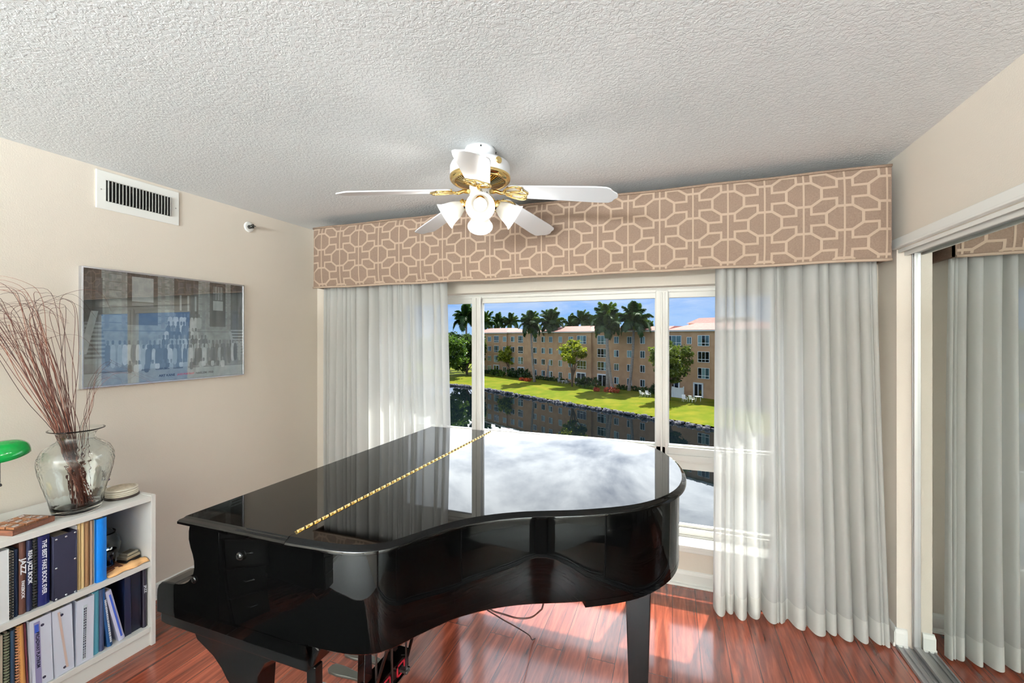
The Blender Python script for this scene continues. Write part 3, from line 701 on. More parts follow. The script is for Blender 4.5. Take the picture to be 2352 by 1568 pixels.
book('ring_binder', 'wide plain white binder at the left end of the upper shelf', 'binder', .853, .921, Z1, .285, .27, (228, 232, 234), US, style='binder', xf=-2.452)
book('music_book', 'white comb bound music book beside the plain white upper binder', 'book', .923, .937, Z1, .268, .22, (224, 216, 202), US, style='comb', xf=-2.458)
book('music_book', 'dark green and navy glossy spined book beside the white comb bound book', 'book', .939, .952, Z1, .27, .22, (24, 40, 66), US, rough=.2)
o = book('music_book', 'brown jazz fakebook with large white spine letters', 'book', .954, .974, Z1, .292, .23, (92, 58, 48), US, texts=(('JAZZ', .66, .022, 'w', 1.3), ('FAKEBOOK', .34, .0125, 'w', 1.1)))
o = book('music_book', 'navy real jazz book with white spine title', 'book', .9755, .9935, Z1, .29, .23, (18, 26, 62), US, texts=(('REAL JAZZ BOOK', .62, .0165, 'w', 1.05),))
book('music_book', 'black coil bound book with a green edge between two navy titled books', 'book', .9945, 1.008, Z1, .287, .22, (40, 56, 52), US, style='comb')
o = book('music_book', 'thick navy best fake book with bold white spine title', 'book', 1.009, 1.046, Z1, .29, .23, (20, 28, 84), US, texts=(('THE BEST FAKE BOOK EVER', .55, .0195, 'w', .93),), rough=.3)
rt, a, b, h = book('ring_binder', 'wide dark navy binder with silver rivets on its spine', 'binder', 1.054, 1.131, Z1, .272, .27, (30, 29, 50), US, style='binder', xf=-2.455, rough=.8)
for yy, zz in ((.008, .02), (.008, .5), (.008, .95), (.04, .03), (.04, .95), (.07, .02), (.07, .55), (.07, .97)): MB().lathe([(.0045, 0), (.004, .002), (.001, .003)], 14, mat=Matrix.Translation((0, yy, h * zz)) @ Matrix.Rotation(R(90), 4, 'Y')).build('rivet', M['silver'], rt, local=True)
book('folder', 'thin white folder standing beside the riveted navy binder', 'folder', 1.1315, 1.1365, Z1, .288, .24, (226, 226, 232), US, style='plain')
TAN = pmat('yellowed_pages', (200, 170, 122), .8, col2=(184, 152, 104), nscale=300, stretch=(1, 1, .01))
book('songbook', 'tan paper spined songbook next to the thin white folder', 'book', 1.1375, 1.149, Z1, .296, .23, (214, 186, 134), US, pages=TAN)
book('songbook', 'second tan paper spined songbook from the riveted binder', 'book', 1.1500, 1.162, Z1, .292, .23, (220, 192, 142), US, pages=TAN)
book('songbook', 'worn brown spined songbook between the tan books and the blue binder', 'book', 1.163, 1.180, Z1, .294, .23, (140, 104, 70), US, pages=TAN)
book('songbook', 'greyish brown songbook touching the bright blue binder', 'book', 1.1815, 1.194, Z1, .290, .23, (150, 124, 104), US, pages=TAN)
book('folder', 'thin pale folder pressed against the bright blue binder', 'folder', 1.1945, 1.1975, Z1, .288, .24, (206, 206, 200), US, style='plain')
rt, a, b, h = book('ring_binder', 'bright blue binder at the right end of the upper row', 'binder', 1.199, 1.238, Z1, .288, .26, (10, 120, 214), US, style='book', xf=-2.455, rough=.35)
# lower shelf
book('music_book', 'cream edged book at the left end of the lower shelf', 'book', .88, .909, Z2, .275, .23, (216, 204, 184), LS)
book('music_book', 'dark comb bound book near the left end of the lower shelf', 'book', .911, .929, Z2, .277, .22, (44, 52, 40), LS, style='comb', coil=(120, 124, 100))
book('music_book', 'slim dark blue book between two comb bound books on the lower shelf', 'book', .930, .943, Z2, .277, .23, (40, 66, 92), LS)
book('music_book', 'brown comb bound book left of the orange folder', 'book', .944, .957, Z2, .28, .22, (60, 42, 34), LS, style='comb', coil=(186, 130, 96))
book('folder', 'orange tan folder leaning on the lower shelf', 'folder', .958, .976, Z2, .282, .24, (206, 148, 84), LS, style='book', lean=2)
book('folder', 'thin dark red folder beside the orange folder on the lower shelf', 'folder', .9775, .983, Z2, .283, .24, (100, 44, 52), LS, style='plain', lean=2)
def wbinder(label, y0, y1, lean, h=.285):
    return book('ring_binder', label, 'binder', y0, y1, Z2, h, .27, (216, 222, 238), LS, style='binder', xf=-2.452, lean=lean)
LAB = pmat('lilac_label', (146, 140, 180), .5); LABW = pmat('pale_label', (206, 218, 226), .4); PNK = pmat('pinkish_strip', (206, 184, 176), .5)
def hole(rt, y, z): MB().lathe([(.0055, .0003), (.001, .0006)], 16, mat=Matrix.Translation((0, y, z)) @ Matrix.Rotation(R(90), 4, 'Y')).build('finger_hole', TX['k'], rt, local=True)
rt, a, b, h = wbinder('white binder with a lilac Broadway label on its spine', .986, 1.052, 1.5)
MB().box(0, .0012, a + .012, a + .030, .012, h - .012).build('spine_label', LAB, rt, local=True)
MB().box(.0012, .0016, a + .014, a + .026, h - .055, h - .022).build('label_logo', TX['b'], rt, local=True)
text('title', 'BROADWAY PLATINUM', .0145, TX['k'], rt, (.0018, a + .021, h * .55), SR, .0002, .0006, sx=.95)
hole(rt, a + .038, h - .035); hole(rt, a + .038, .03)
rt, a, b, h = wbinder('white binder with a thin pink paper strip down its spine', 1.055, 1.120, 1.5)
m = MB(); m.add([(.0012, a + .016, h - .012), (.0012, a + .024, h - .012), (.0012, a + .046, .02), (.0012, a + .038, .02)], [(0, 3, 2, 1)]); m.build('spine_strip', PNK, rt, local=True)
hole(rt, a + .03, h - .03); hole(rt, a + .034, .025)
rt, a, b, h = wbinder('white binder with a clear label pocket of dense black print', 1.124, 1.186, -1, .282)
MB().box(0, .0012, a + .022, a + .036, .012, h - .03).build('label_pocket', LABW, rt, local=True)
m = MB(); rr = random.Random(4); zz = .02
while zz < h - .05:
    L_ = rr.uniform(.004, .012)
    for yy in (a + .0245, a + .030): m.box(.0012, .0016, yy, yy + .0035, zz, zz + L_ * .85)
    zz += L_ + .0015
m.build('label_print', TX['k'], rt, local=True)
book('music_book', 'teal book with a pale blue spine beside the white binders', 'book', 1.188, 1.214, Z2, .285, .25, (96, 176, 200), LS, rough=.6)
book('music_book', 'slate blue cloth bound book beside the teal book', 'book', 1.2155, 1.234, Z2, .282, .25, (62, 72, 104), LS, rough=.9)
rt, a, b, h = book('music_book', 'dark blue leaning book with fine white spine lettering', 'book', 1.247, 1.267, Z2, .285, .22, (18, 66, 116), LS, lean=6, rough=.3)
m = MB(); zz = .02; rr = random.Random(9)
while zz < h - .06: L_ = rr.uniform(.003, .009); m.box(.0034, .004, b - .011, b - .004, zz, zz + L_ * .8); zz += L_ + .0015
m.build('spine_lettering', TX['w'], rt, local=True)
rt, a, b, h = book('music_book', 'white and lilac book leaning steeply against dark binders', 'book', 1.291, 1.316, Z2, .265, .22, (206, 206, 232), LS, lean=12)
MB().box(.003, .0042, (a + b) / 2 - .003, (a + b) / 2 + .004, .02, h - .02).build('spine_stripe', TX['b'], rt, local=True)
book('ring_binder', 'dark navy binder standing behind the leaning white and lilac book', 'binder', 1.318, 1.345, Z2, .287, .27, (16, 26, 52), LS, style='binder', rough=.3, xf=-2.475)
rt, a, b, h = book('ring_binder', 'black binder with an open brown edged gap beside the thin jazz book', 'binder', 1.347, 1.388, Z2, .287, .27, (14, 22, 38), LS, style='binder', rough=.3, xf=-2.48, pages=cov((96, 56, 44)))
book('music_book', 'thin dark jazz book at the right end of the lower shelf', 'book', 1.390, 1.409, Z2, .288, .22, (28, 24, 40), LS, texts=(('JAZZ', .66, .014, 'w', 1.2),), rough=.3)

# unseen dark desk and rug, added only to darken the piano's reflections
DK = pmat('dark_espresso_wood', (38, 28, 24), .35, col2=(28, 20, 18), nscale=20, stretch=(8, 1, 8))
dk = thing('desk', 'added unseen dark desk along the left wall, darkening the piano reflections', 'desk', (-2.45, -.62, 0))
MB().box(-2.83, -2.06, -1.5, .30, .715, .745).build('desk_top', DK, dk, bevel=.004)
for y0, y1 in ((-1.46, -1.0), (-.16, .26)):
    MB().box(-2.82, -2.10, y0, y1, .04, .715).build('pedestal', DK, dk, bevel=.003)
    for q in range(3):
        f = MB().box(-2.10, -2.082, y0 + .012, y1 - .012, .06 + q * .22, .262 + q * .22).build('drawer', DK, dk, bevel=.003)
        MB().tube([(-2.08, (y0 + y1) / 2 - .05, .165 + q * .22), (-2.06, (y0 + y1) / 2 - .04, .165 + q * .22), (-2.06, (y0 + y1) / 2 + .04, .165 + q * .22), (-2.08, (y0 + y1) / 2 + .05, .165 + q * .22)], .005, 8).build('handle', M['alu'], f)
MB().box(-2.80, -2.78, -1.0, -.16, .2, .715).build('modesty_panel', DK, dk)
rg = MB(); rg.box(-2.04, -.35, -1.25, .55, 0, .012)
tag(rg.build('added_dark_rug', pmat('charcoal_rug_pile', (34, 33, 33), .95, spec=.1, col2=(46, 44, 43), nscale=60, bump=.6, bscale=240, bdist=.004), bevel=.004), 'added unseen charcoal rug by the dark desk, darkening the piano reflections', 'rug')
# ------------------------------------------------------------------ things on the bookcase
GLS = pmat('clear_glass', (248, 252, 251), 0, trans=1, ior=1.45)
TZ = .745
vx, vy_ = -2.556, 1.176
vs_ = thing('glass_vase', 'large clear swirled glass vase on top of the white bookcase', 'vase', (vx, vy_, TZ))
prof = [(.001, .0), (.074, .0), (.082, .006), (.085, .02), (.094, .07), (.110, .13), (.124, .19), (.129, .225), (.127, .255), (.112, .29), (.086, .31), (.068, .322), (.062, .335), (.064, .35), (.075, .364), (.097, .373), (.0975, .3755), (.095, .3765), (.074, .368), (.0605, .352), (.0585, .336), (.065, .32), (.083, .3065), (.109, .287), (.1235, .254), (.1255, .225), (.1205, .19), (.1065, .13), (.0905, .07), (.081, .03), (.06, .022), (.001, .021)]
def swirl(a, z):
    k = max(0, min(1, (z - .03) / .05)) * max(0, min(1, (.32 - z) / .04))
    return 1 + .028 * k * (abs(math.sin(15 * (a + z * 6))) - .6)
pf2 = []
for (r0, z0), (r1, z1) in zip(prof, prof[1:]):
    for q in range(3): pf2.append((r0 + (r1 - r0) * q / 3, z0 + (z1 - z0) * q / 3))
pf2.append(prof[-1])
MB().lathe(pf2, 180, (0, 0, 0), rfun=swirl, upto=len(pf2) // 2).build('vase_body', GLS, vs_, local=True)
TW = [pmat('reddish_twig', (92, 54, 44), .7), pmat('dark_twig', (70, 42, 36), .7), pmat('pale_copper_twig', (140, 86, 68), .7)]
rt_ = random.Random(21)
for i in range(74):
    u = i / 74; stray = i >= 66
    b0 = Vector((vx + rt_.uniform(-.04, .035), vy_ + rt_.uniform(-.005, .055), TZ + .028))
    nk = Vector((vx + rt_.uniform(-.035, .035), vy_ - .035 + rt_.gauss(0, .014), TZ + .34))
    if stray: nk.y = vy_ + rt_.uniform(-.01, .04)
    d = (nk - b0); hgt = rt_.uniform(.35, .62) if not stray else rt_.uniform(.18, .3)
    e = nk + d * (hgt / d.z) * 1.0 + Vector((rt_.gauss(0, .03), rt_.gauss(-.035, .045) if not stray else rt_.uniform(.0, .05), 0))
    c1 = nk + (e - nk) * .5 + Vector((0, rt_.gauss(.0, .012), 0))
    sd = rt_.choice((-1, -1, -1, 1)) if not stray else 1; cl = rt_.uniform(.03, .16)
    w1 = e + Vector((rt_.gauss(0, .03), sd * cl * .45, cl * .6)); w2 = e + Vector((rt_.gauss(0, .05), sd * cl * 1.05, cl * rt_.uniform(.3, .75))); w3 = e + Vector((rt_.gauss(0, .06), sd * cl * 1.6, cl * rt_.uniform(-.4, .4)))
    pts = [p for p in spline([b0, nk, c1, e, w1, w2, w3], 5)]
    for p in pts: p.x = max(p.x, XL + .02)
    n_ = len(pts); rad = [(.0014 if not stray else .001) * (1 - .78 * (k / n_) ** 1.2) for k in range(n_)]
    tag(MB().tube(pts, rad, 5).build('dried_twig', TW[rt_.choice((0, 0, 1, 2))], fix=False), 'thin dried reddish brown twig standing in the clear swirled glass vase', 'twig', 'dried twigs in the glass vase')
# banker's lamp, mostly beyond the left edge
GRN = pmat('green_glass_shade', (0, 150, 62), .12, spec=.5, coat=.6, trans=.0)
lx, lyy = -2.63, .925
lp = thing('desk_lamp', 'green glass shaded desk lamp at the left end of the bookcase top', 'lamp', (lx, lyy, TZ))
MB().lathe([(.001, 0), (.075, 0), (.075, .012), (.06, .022), (.02, .03), (.012, .05), (.009, .06), (.009, .25), (.001, .25)], 32, (lx - .06, lyy - .02, TZ)).build('base', M['brass'], lp)
MB().tube([(lx - .06, lyy - .02, TZ + .25), (lx - .055, lyy - .02, TZ + .30), (lx - .02, lyy - .01, TZ + .325), (lx, lyy, TZ + .32)], .006, 10).build('arm', M['brass'], lp)
rs = []
for q in range(25):
    t = -1 + 2 * q / 24; y = lyy + .128 * t; rr_ = .066 * math.sqrt(max(0, 1 - abs(t) ** 2.6)) + .004
    zb = TZ + .282 + .024 * t * t
    ring = [(lx + rr_ * math.cos(math.pi * k / 14) , y, zb + rr_ * 1.12 * math.sin(math.pi * k / 14)) for k in range(15)]
    rs.append(ring)
m = MB().rings(rs, 0, True, False, False); o = m.build('lamp_shade', GRN, lp); sm_ = o.modifiers.new('th', 'SOLIDIFY'); sm_.thickness = .004
m = MB()
for q in range(16): m.lathe([(.0005, -.0022), (.0022, 0), (.0005, .0022)], 8, (lx + .045, .945, TZ + .282 - q * .0055))
m.lathe([(.0005, -.008), (.005, -.006), (.0055, 0), (.002, .006)], 12, (lx + .045, .945, TZ + .282 - 17 * .0055))
m.build('pull_chain', M['dark'], lp)
# wooden game tray with tiles
WD = pmat('walnut_wood', (116, 68, 44), .4, col2=(84, 46, 30), nscale=26, stretch=(1, 8, 8), coat=.2)
WD2 = pmat('light_walnut_tile', (150, 100, 66), .4, col2=(122, 76, 48), nscale=30, stretch=(1, 7, 7), coat=.2)
tr = thing('game_tray', 'square dark wooden tic tac toe tray on the bookcase top in front of the lamp', 'game tray', (-2.557, .988, TZ), rot=(0, 0, R(15)))
m = MB(); s_ = .074
m.box(-s_, s_, -s_, s_, 0, .012); 
m.box(-s_, -s_ + .008, -s_, s_, .012, .022); m.box(s_ - .008, s_, -s_, s_, .012, .022); m.box(-s_, s_, -s_, -s_ + .008, .012, .022); m.box(-s_, s_, s_ - .008, s_, .012, .022)
m.build('tray_body', WD, tr, local=True, bevel=.0015)
mt0 = Matrix.Translation((-2.557, .988, TZ)) @ Matrix.Rotation(R(15), 4, 'Z')
for i in range(3):
    for j in range(3):
        p = mt0 @ Vector(((i - 1) * .0425, (j - 1) * .0425, .0122))
        ring = (i + j) % 2 == 0
        t = thing('game_tile', 'small wooden tile with a %s, %s row %s, in the walnut game tray' % ('silver ring' if ring else 'silver cross', ('back', 'middle', 'front')[i], ('left', 'centre', 'right')[j]), 'game tile', p, 'tic tac toe tiles in the walnut tray', (0, 0, R(15)))
        MB().box(-.0185, .0185, -.0185, .0185, 0, .0155).build('block', WD2, t, local=True, bevel=.002)
        m = MB()
        if ring: m.lathe([(.0105, .0156), (.0105, .0166), (.0075, .0166), (.0075, .0156)], 28)
        else:
            for a in (45, -45): m.box(-.012, .012, -.0016, .0016, .0154, .0166, mat=Matrix.Rotation(R(a), 4, 'Z'))
        m.build('inlay', M['silver'], t, local=True)
# coasters
cx_, cy_ = -2.578, 1.360
ho = MB().lathe([(.001, 0), (.066, 0), (.069, .004), (.068, .011), (.064, .012), (.063, .006), (.001, .006)], 48, (cx_, cy_, TZ)); tag(ho.build('coaster_holder', pmat('dark_wood_holder', (52, 40, 34), .5)), 'dark round holder under the stack of cream coasters', 'coaster holder')
CR = pmat('cream_stone', (222, 208, 184), .6, col2=(190, 174, 150), nscale=90, lo=.45, hi=.7)
CRE = pmat('cream_stone_edge', (226, 216, 198), .55)
for q, nm in enumerate(('lowest cream round coaster in the stack on the bookcase', 'second cream coaster from the bottom of the bookcase stack', 'third cream coaster from the bottom of the bookcase stack', 'topmost cream coaster with a mottled pattern on the bookcase stack')):
    z = TZ + .0062 + q * .0102
    t = thing('coaster', nm, 'coaster', (cx_ + rt_.uniform(-.002, .002), cy_ + rt_.uniform(-.002, .002), z), 'coasters stacked on the bookcase')
    MB().lathe([(.001, 0), (.060, 0), (.0635, .002), (.0640, .005), (.0628, .0085), (.059, .0095), (.056, .008), (.001, .008)], 48).build('disc', CRE, t, local=True)
    MB().lathe([(.055, .0081), (.055, .0086), (.001, .0086)], 48).build('inset_pattern', CR, t, local=True)
fg = thing('figurine', 'small white and brown figurine standing behind the glass vase', 'figurine', (-2.662, 1.315, TZ))
MB().lathe([(.001, 0), (.04, 0), (.043, .008), (.036, .025), (.022, .045), (.013, .05)], 24, rfun=lambda a, z: 1 + .06 * math.sin(12 * a)).build('base', pmat('striped_brown', (120, 104, 82), .5, col2=(60, 50, 40), nscale=40, stretch=(6, 6, .5)), fg, local=True)
MB().lathe([(.012, .048), (.018, .06), (.02, .08), (.015, .10), (.016, .12), (.019, .135), (.012, .152), (.001, .158)], 24).build('body', pmat('ivory_figure', (226, 218, 204), .4), fg, local=True)
m = MB().lathe([(.001, -.014), (.009, -.01), (.013, 0), (.009, .01), (.001, .014)], 16, (.012, .024, .105)); m.tube([(.004, .006, .13), (.012, .018, .128), (.014, .024, .116)], .005, 8)
m.build('raised_arm', pmat('brown_figure', (96, 70, 54), .5), fg, local=True)
MB().lathe([(.001, -.009), (.009, 0), (.001, .009)], 16, (.014, .025, .082)).build('bead', pmat('purple_bead', (70, 40, 90), .25), fg, local=True)
# upper shelf, right end
SZ = .42
bw_ = thing('fish_bowl', 'round clear glass bowl at the right end of the upper shelf', 'bowl', (-2.675, 1.322, SZ))
def sph(r, a0, a1, n): return [(max(.001, r * math.sin(a0 + (a1 - a0) * k / n)), r * (1 - math.cos(a0 + (a1 - a0) * k / n))) for k in range(n + 1)]
p_ = sph(.078, .25, 2.35, 18); pi_ = [(r - .003 if r > .006 else r, z + (.003 if k < 8 else 0)) for k, (r, z) in enumerate(p_)]
MB().lathe([(.001, p_[0][1])] + p_ + [(.058, .142), (.058, .145), (.054, .145)] + pi_[::-1] + [(.001, pi_[0][1])], 48, (0, 0, -.002)).build('bowl_body', GLS, bw_, local=True)
tu = thing('glass_tumbler', 'small faceted clear glass tumbler in front of the round bowl', 'glass', (-2.545, 1.287, SZ + .022))
MB().lathe([(.001, 0), (.026, 0), (.034, .075), (.0325, .075), (.025, .008), (.001, .008)], 10).build('tumbler_body', GLS, tu, local=True)
bx = thing('wooden_box', 'small flat brown wooden box beside the blue binder on the upper shelf', 'box', (-2.54, 1.285, SZ), rot=(0, 0, R(-8)))
MB().box(-.06, .055, -.036, .036, 0, .013).build('box_body', WD2, bx, local=True, bevel=.0015); MB().box(-.061, .056, -.037, .037, .0135, .0215).build('lid', WD, bx, local=True, bevel=.0015)
PEW = pmat('pewter', (176, 168, 148), .35, metal=.7, bump=.3, bscale=120, bdist=.001)
tb = thing('trinket_box', 'small embossed pewter trinket box on a dark base at the shelf end', 'box', (-2.535, 1.368, SZ + .012), rot=(0, 0, R(12)))
MB().box(-.03, .03, -.036, .034, .0, .014).build('dark_base', M['black'], tb, local=True, bevel=.003)
MB().box(-.028, .03, -.036, .032, .0145, .03).build('box_body', PEW, tb, local=True, bevel=.003)
MB().box(-.024, .026, -.03, .027, .0305, .043).build('lid', PEW, tb, local=True, bevel=.003)
m = MB()
for q in range(7): m.box(-.016, .018, -.022 + q * .0062, -.0195 + q * .0062, .043, .0438)
m.build('lid_engraving', M['dark'], tb, local=True)
m = MB(); rows = []
for i in range(15):
    y = 1.243 + .165 * i / 14; row = []
    for j in range(9):
        x = -2.60 + .153 * j / 8 + .006 * math.sin(i * .9)
        e = math.sin(math.pi * min(1, max(0, j / 8))) ** .5 * math.sin(math.pi * (.06 + .88 * i / 14)) ** .5
        row.append((x, y, SZ + .003 + .010 * e * (1 + .5 * math.sin(i * 1.1 + j * .7)) + (.008 if 6 <= j <= 7 and i > 3 else 0)))
    rows.append(row)
m.rings(rows, 0, True, False, False); o = m.build('polishing_cloth', pmat('orange_chamois', (238, 184, 126), .9, bump=.4, bscale=200, bdist=.002))
sm_ = o.modifiers.new('th', 'SOLIDIFY'); sm_.thickness = .003; sm_.offset = 1
tag(o, 'crumpled orange chamois cloth on the upper shelf edge under the pewter box', 'cloth')

# ------------------------------------------------------------------ outside, across the canal
A_ = R(20.3); cA, sA = math.cos(A_), math.sin(A_)
def CW(r, f, z): return Vector((r * cA - f * sA, r * sA + f * cA, z))
def EX(s, n, z): return CW(30.4 - .605 * s - .796 * n, 67 + .796 * s - .605 * n, z)
def SU(u): m = (u - 1176) / 1000; return (30.4 - m * 67) / (.605 + .796 * m)
def ebox(m, s0, s1, n0, n1, z0, z1, mi=0):
    vs = [EX(s, n, z) for z in (z0, z1) for n in (n0, n1) for s in (s0, s1)]
    return m.add(vs, [(0, 2, 3, 1), (4, 5, 7, 6), (0, 1, 5, 4), (2, 6, 7, 3), (0, 4, 6, 2), (1, 3, 7, 5)], mi)
GZ, EZ = -7.95, 2.42
STU = pmat('tan_stucco', (200, 162, 126), .9, spec=.1, col2=(186, 148, 114), nscale=.8)
TILE = pmat('pink_roof_tile', (176, 126, 116), .8, col2=(160, 110, 101), nscale=2.5, stretch=(1, 1, 6))
WWH = pmat('white_window_trim', (226, 230, 230), .5)
PANE = pmat('blue_grey_pane', (40, 58, 64), .06, spec=.9, col2=(84, 118, 120), nscale=.35)
PANED = pmat('dark_pane', (16, 20, 22), .08, spec=.8)
BLIND = pmat('pale_blind_behind_glass', (126, 158, 158), .2, spec=.7)
bl = thing('apartment_building', 'long tan four storey apartment building with pink tiled roof across the canal', 'building', EX(30, 0, GZ))
w = MB(); ebox(w, -38, 66, -14, 0, GZ - .6, EZ)
for a, c in ((-9, 6.5), (24, 37.5), (52, 66)): ebox(w, a, c, -2, .35, GZ - .6, EZ)
w.build('wall', STU, bl)
w = MB(); ebox(w, -38.5, 66.5, -14.5, .3, EZ, EZ + .25)
for a, c in ((-9.5, 7), (23.5, 38), (51.5, 66.5)): ebox(w, a, c, -2, .75, EZ - .02, EZ + .23)
w.build('fascia', WWH, bl)
def hip(s0, s1, n0, n1, z0, rise, ins, ni):
    m = MB(); vs = [EX(s0, n1, z0), EX(s1, n1, z0), EX(s1, n0, z0), EX(s0, n0, z0), EX(s0 + ins, n1 - ni, z0 + rise), EX(s1 - ins, n1 - ni, z0 + rise), EX(s1 - ins, n0 + ni, z0 + rise), EX(s0 + ins, n0 + ni, z0 + rise)]
    m.add(vs, [(0, 1, 5, 4), (1, 2, 6, 5), (2, 3, 7, 6), (3, 0, 4, 7), (4, 5, 6, 7), (3, 2, 1, 0)])
    return m
for a in ((-38.6, -9.6, -8, .4, .75, 2.5), (-9.6, 7.2, -8, .85, 1.15, 3.5), (23.4, 38.2, -8, .85, 1.15, 3.2), (51.4, 66.6, -8, .85, 1.15, 3.2), (7.2, 23.4, -8, .4, .75, 2.5), (38.2, 51.4, -8, .4, .55, 2)):
    hip(a[0], a[1], a[2], a[3], EZ + .2, a[4], a[5] if a[4] > 1 else .1, a[5]).build('roof', TILE, bl)
hip(0, 9, -13, -8.5, EZ + 1.5, 1.0, 1.6, 1.6).build('penthouse_roof', TILE, bl); w = MB(); ebox(w, .3, 8.7, -12.7, -8.8, EZ, EZ + 1.5); w.build('penthouse', STU, bl)
w = MB(); ebox(w, -1.5, 3.5, -12, -9, EZ + .5, EZ + 2.35)
w.build('rooftop_plant', pmat('dark_louvre', (96, 60, 50), .7), bl)
def off(s): return .36 if (-9 < s < 6.5 or 24 < s < 37.5 or 52 < s < 66) else .01
rw = random.Random(3)
ZC = (.92, -1.6, -4.13, -6.66)
def ewin(u, k, wpx, h, kind):
    s0, s1 = SU(u + wpx / 2), SU(u - wpx / 2); sc = (s0 + s1) / 2; n = off(sc); zc = ZC[k]
    m = MB(); z0, z1 = zc - h / 2, zc + h / 2; t = .07
    for a in ((s0, s1, z0 - t, z0), (s0, s1, z1, z1 + t), (s0 - t, s0, z0 - t, z1 + t), (s1, s1 + t, z0 - t, z1 + t)): ebox(m, a[0], a[1], n, n + .06, a[2], a[3])
    nb = 1 if kind == 'small' else 2
    for q in range(1, nb + 1): sq = s0 + (s1 - s0) * q / (nb + 1); ebox(m, sq - .03, sq + .03, n, n + .05, z0, z1)
    if kind in ('wide', 'band'): zz = z0 + (z1 - z0) * .26; ebox(m, s0, s1, n, n + .055, zz - .04, zz + .04)
    f = m.build('door' if kind == 'door' else 'window', WWH, bl)
    p = MB()
    for q in range(nb + 1):
        a, b = s0 + (s1 - s0) * q / (nb + 1), s0 + (s1 - s0) * (q + 1) / (nb + 1)
        ebox(p, a, b, n - .02, n + .02, z0, z1, rw.choice((0, 0, 1, 2)))
    p.build('pane', [PANE, PANED, BLIND], f, fix=False)
for u in (1416, 1446, 1476, 1290, 1268, 1248, 1229, 1178, 1162, 1127, 1113, 1314):
    for k in range(4): ewin(u, k, 9.5 if u > 1300 else 7, 1.15, 'small')
for u, wp in ((1619, 25), (1339, 20), (1384, 22), (1196, 10), (1143, 10)):
    for k in range(3): ewin(u, k, wp, 1.55, 'wide')
for k in range(2): ewin(1551, k, 32, 1.5, 'band')
ewin(1586, 0, 9, 1.0, 'small')
for u, wp in ((1607, 20), (1338, 20), (1384, 21), (1552, 22), (1197, 14), (1143, 12)):
    s0, s1 = SU(u + wp / 2), SU(u - wp / 2); n = off((s0 + s1) / 2); m = MB()
    for a in ((s0 - .1, s0 + .12, GZ, GZ + 2.2), (s1 - .12, s1 + .1, GZ, GZ + 2.2), (s0 - .1, s1 + .1, GZ + 2.08, GZ + 2.3), ((s0 + s1) / 2 - .05, (s0 + s1) / 2 + .05, GZ, GZ + 2.1)): ebox(m, a[0], a[1], n, n + .12, a[2], a[3])
    f = m.build('patio_door', WWH, bl); p = MB(); ebox(p, s0, s1, n - .01, n + .04, GZ, GZ + 2.1, 0); p.build('pane', PANED, f)

# ground, bank, water
GRASS = pmat('lawn_grass', (90, 105, 18), .95, spec=.1, col2=(117, 115, 30), nscale=.55, lo=.38, hi=.66, detail=6, bump=.6, bscale=9, bdist=.05)
shore = [(-40, 15.6), (-20, 15.8), (0, 15.7), (15, 15.9), (30, 15.8), (40, 15.6), (47, 16.5), (52, 19.5), (55, 24), (58, 32), (62, 60)]
WZ = -9.2
g = MB(); rws = []
for s, n in [(p.x, p.y) for p in spline([(a, b, 0) for a, b in shore], 6)]:
    rws.append([EX(s, -30 if q == 0 else 0 if q == 1 else n * t, z) for q, (t, z) in enumerate(((0, GZ), (0, GZ), (.1, GZ - .05), (.3, GZ - .14), (.5, GZ - .26), (.7, GZ - .42), (.85, GZ - .58), (.97, GZ - .78), (1, GZ - .9)))])
far = [EX(140, q_, GZ - .6) for q_ in (-60, -20, 5, 30, 60, 90, 110, 120, 130)]
rws.append(far)
g.rings(rws, 0, True, False, False)
struct(g.build('lawn', GRASS, fix=False))
rk = MB(); rr = random.Random(6)
sp_ = [(p.x, p.y) for p in spline([(a, b, 0) for a, b in shore], 40)]
for s, n in sp_:
    if s < -20: continue
    for q in range(3):
        c = EX(s + rr.uniform(-.4, .4), n + rr.uniform(-.1, .5), 0); r0 = rr.uniform(.12, .36); c.z = WZ + rr.uniform(.02, .36) - q * .06
        rk.lathe([(.01, -r0 * .7), (r0 * .8, -r0 * .4), (r0, 0), (r0 * .75, r0 * .5), (.01, r0 * .62)], 7, c, mat=Matrix.Rotation(rr.uniform(0, 3), 4, 'Z'), rfun=lambda a, z: 1 + .25 * math.sin(2 * a + r0 * 40))
tag(rk.build('bank_rocks', pmat('grey_bank_rock', (128, 126, 128), .9, col2=(84, 82, 88), nscale=5), fix=False, smooth=False), 'grey rock edging along the canal bank below the lawn', 'rocks', kind='stuff')
WAT = pmat('canal_water', (10, 18, 22), .0, spec=.5, ior=1.33)
nt = WAT.node_tree; pb = [n for n in nt.nodes if n.type == 'BSDF_PRINCIPLED'][0]
tc = N(nt, 'TexCoord'); no = N(nt, 'TexNoise', Scale=1.6, Detail=2); bp = N(nt, 'Bump', Strength=.05, Distance=.02)
nt.links.new(tc.outputs['Object'], no.inputs['Vector']); nt.links.new(no.outputs[0], bp.inputs['Height']); nt.links.new(bp.outputs[0], pb.inputs['Normal'])
m = MB(); m.add([(-220, 6, WZ), (160, 6, WZ), (160, 260, WZ), (-220, 260, WZ)], [(0, 1, 2, 3)]); m.add([(-220, 6, WZ - .5), (160, 6, WZ - .5), (160, 260, WZ - .5), (-220, 260, WZ - .5)], [(3, 2, 1, 0)])
struct(m.build('canal_water', WAT))

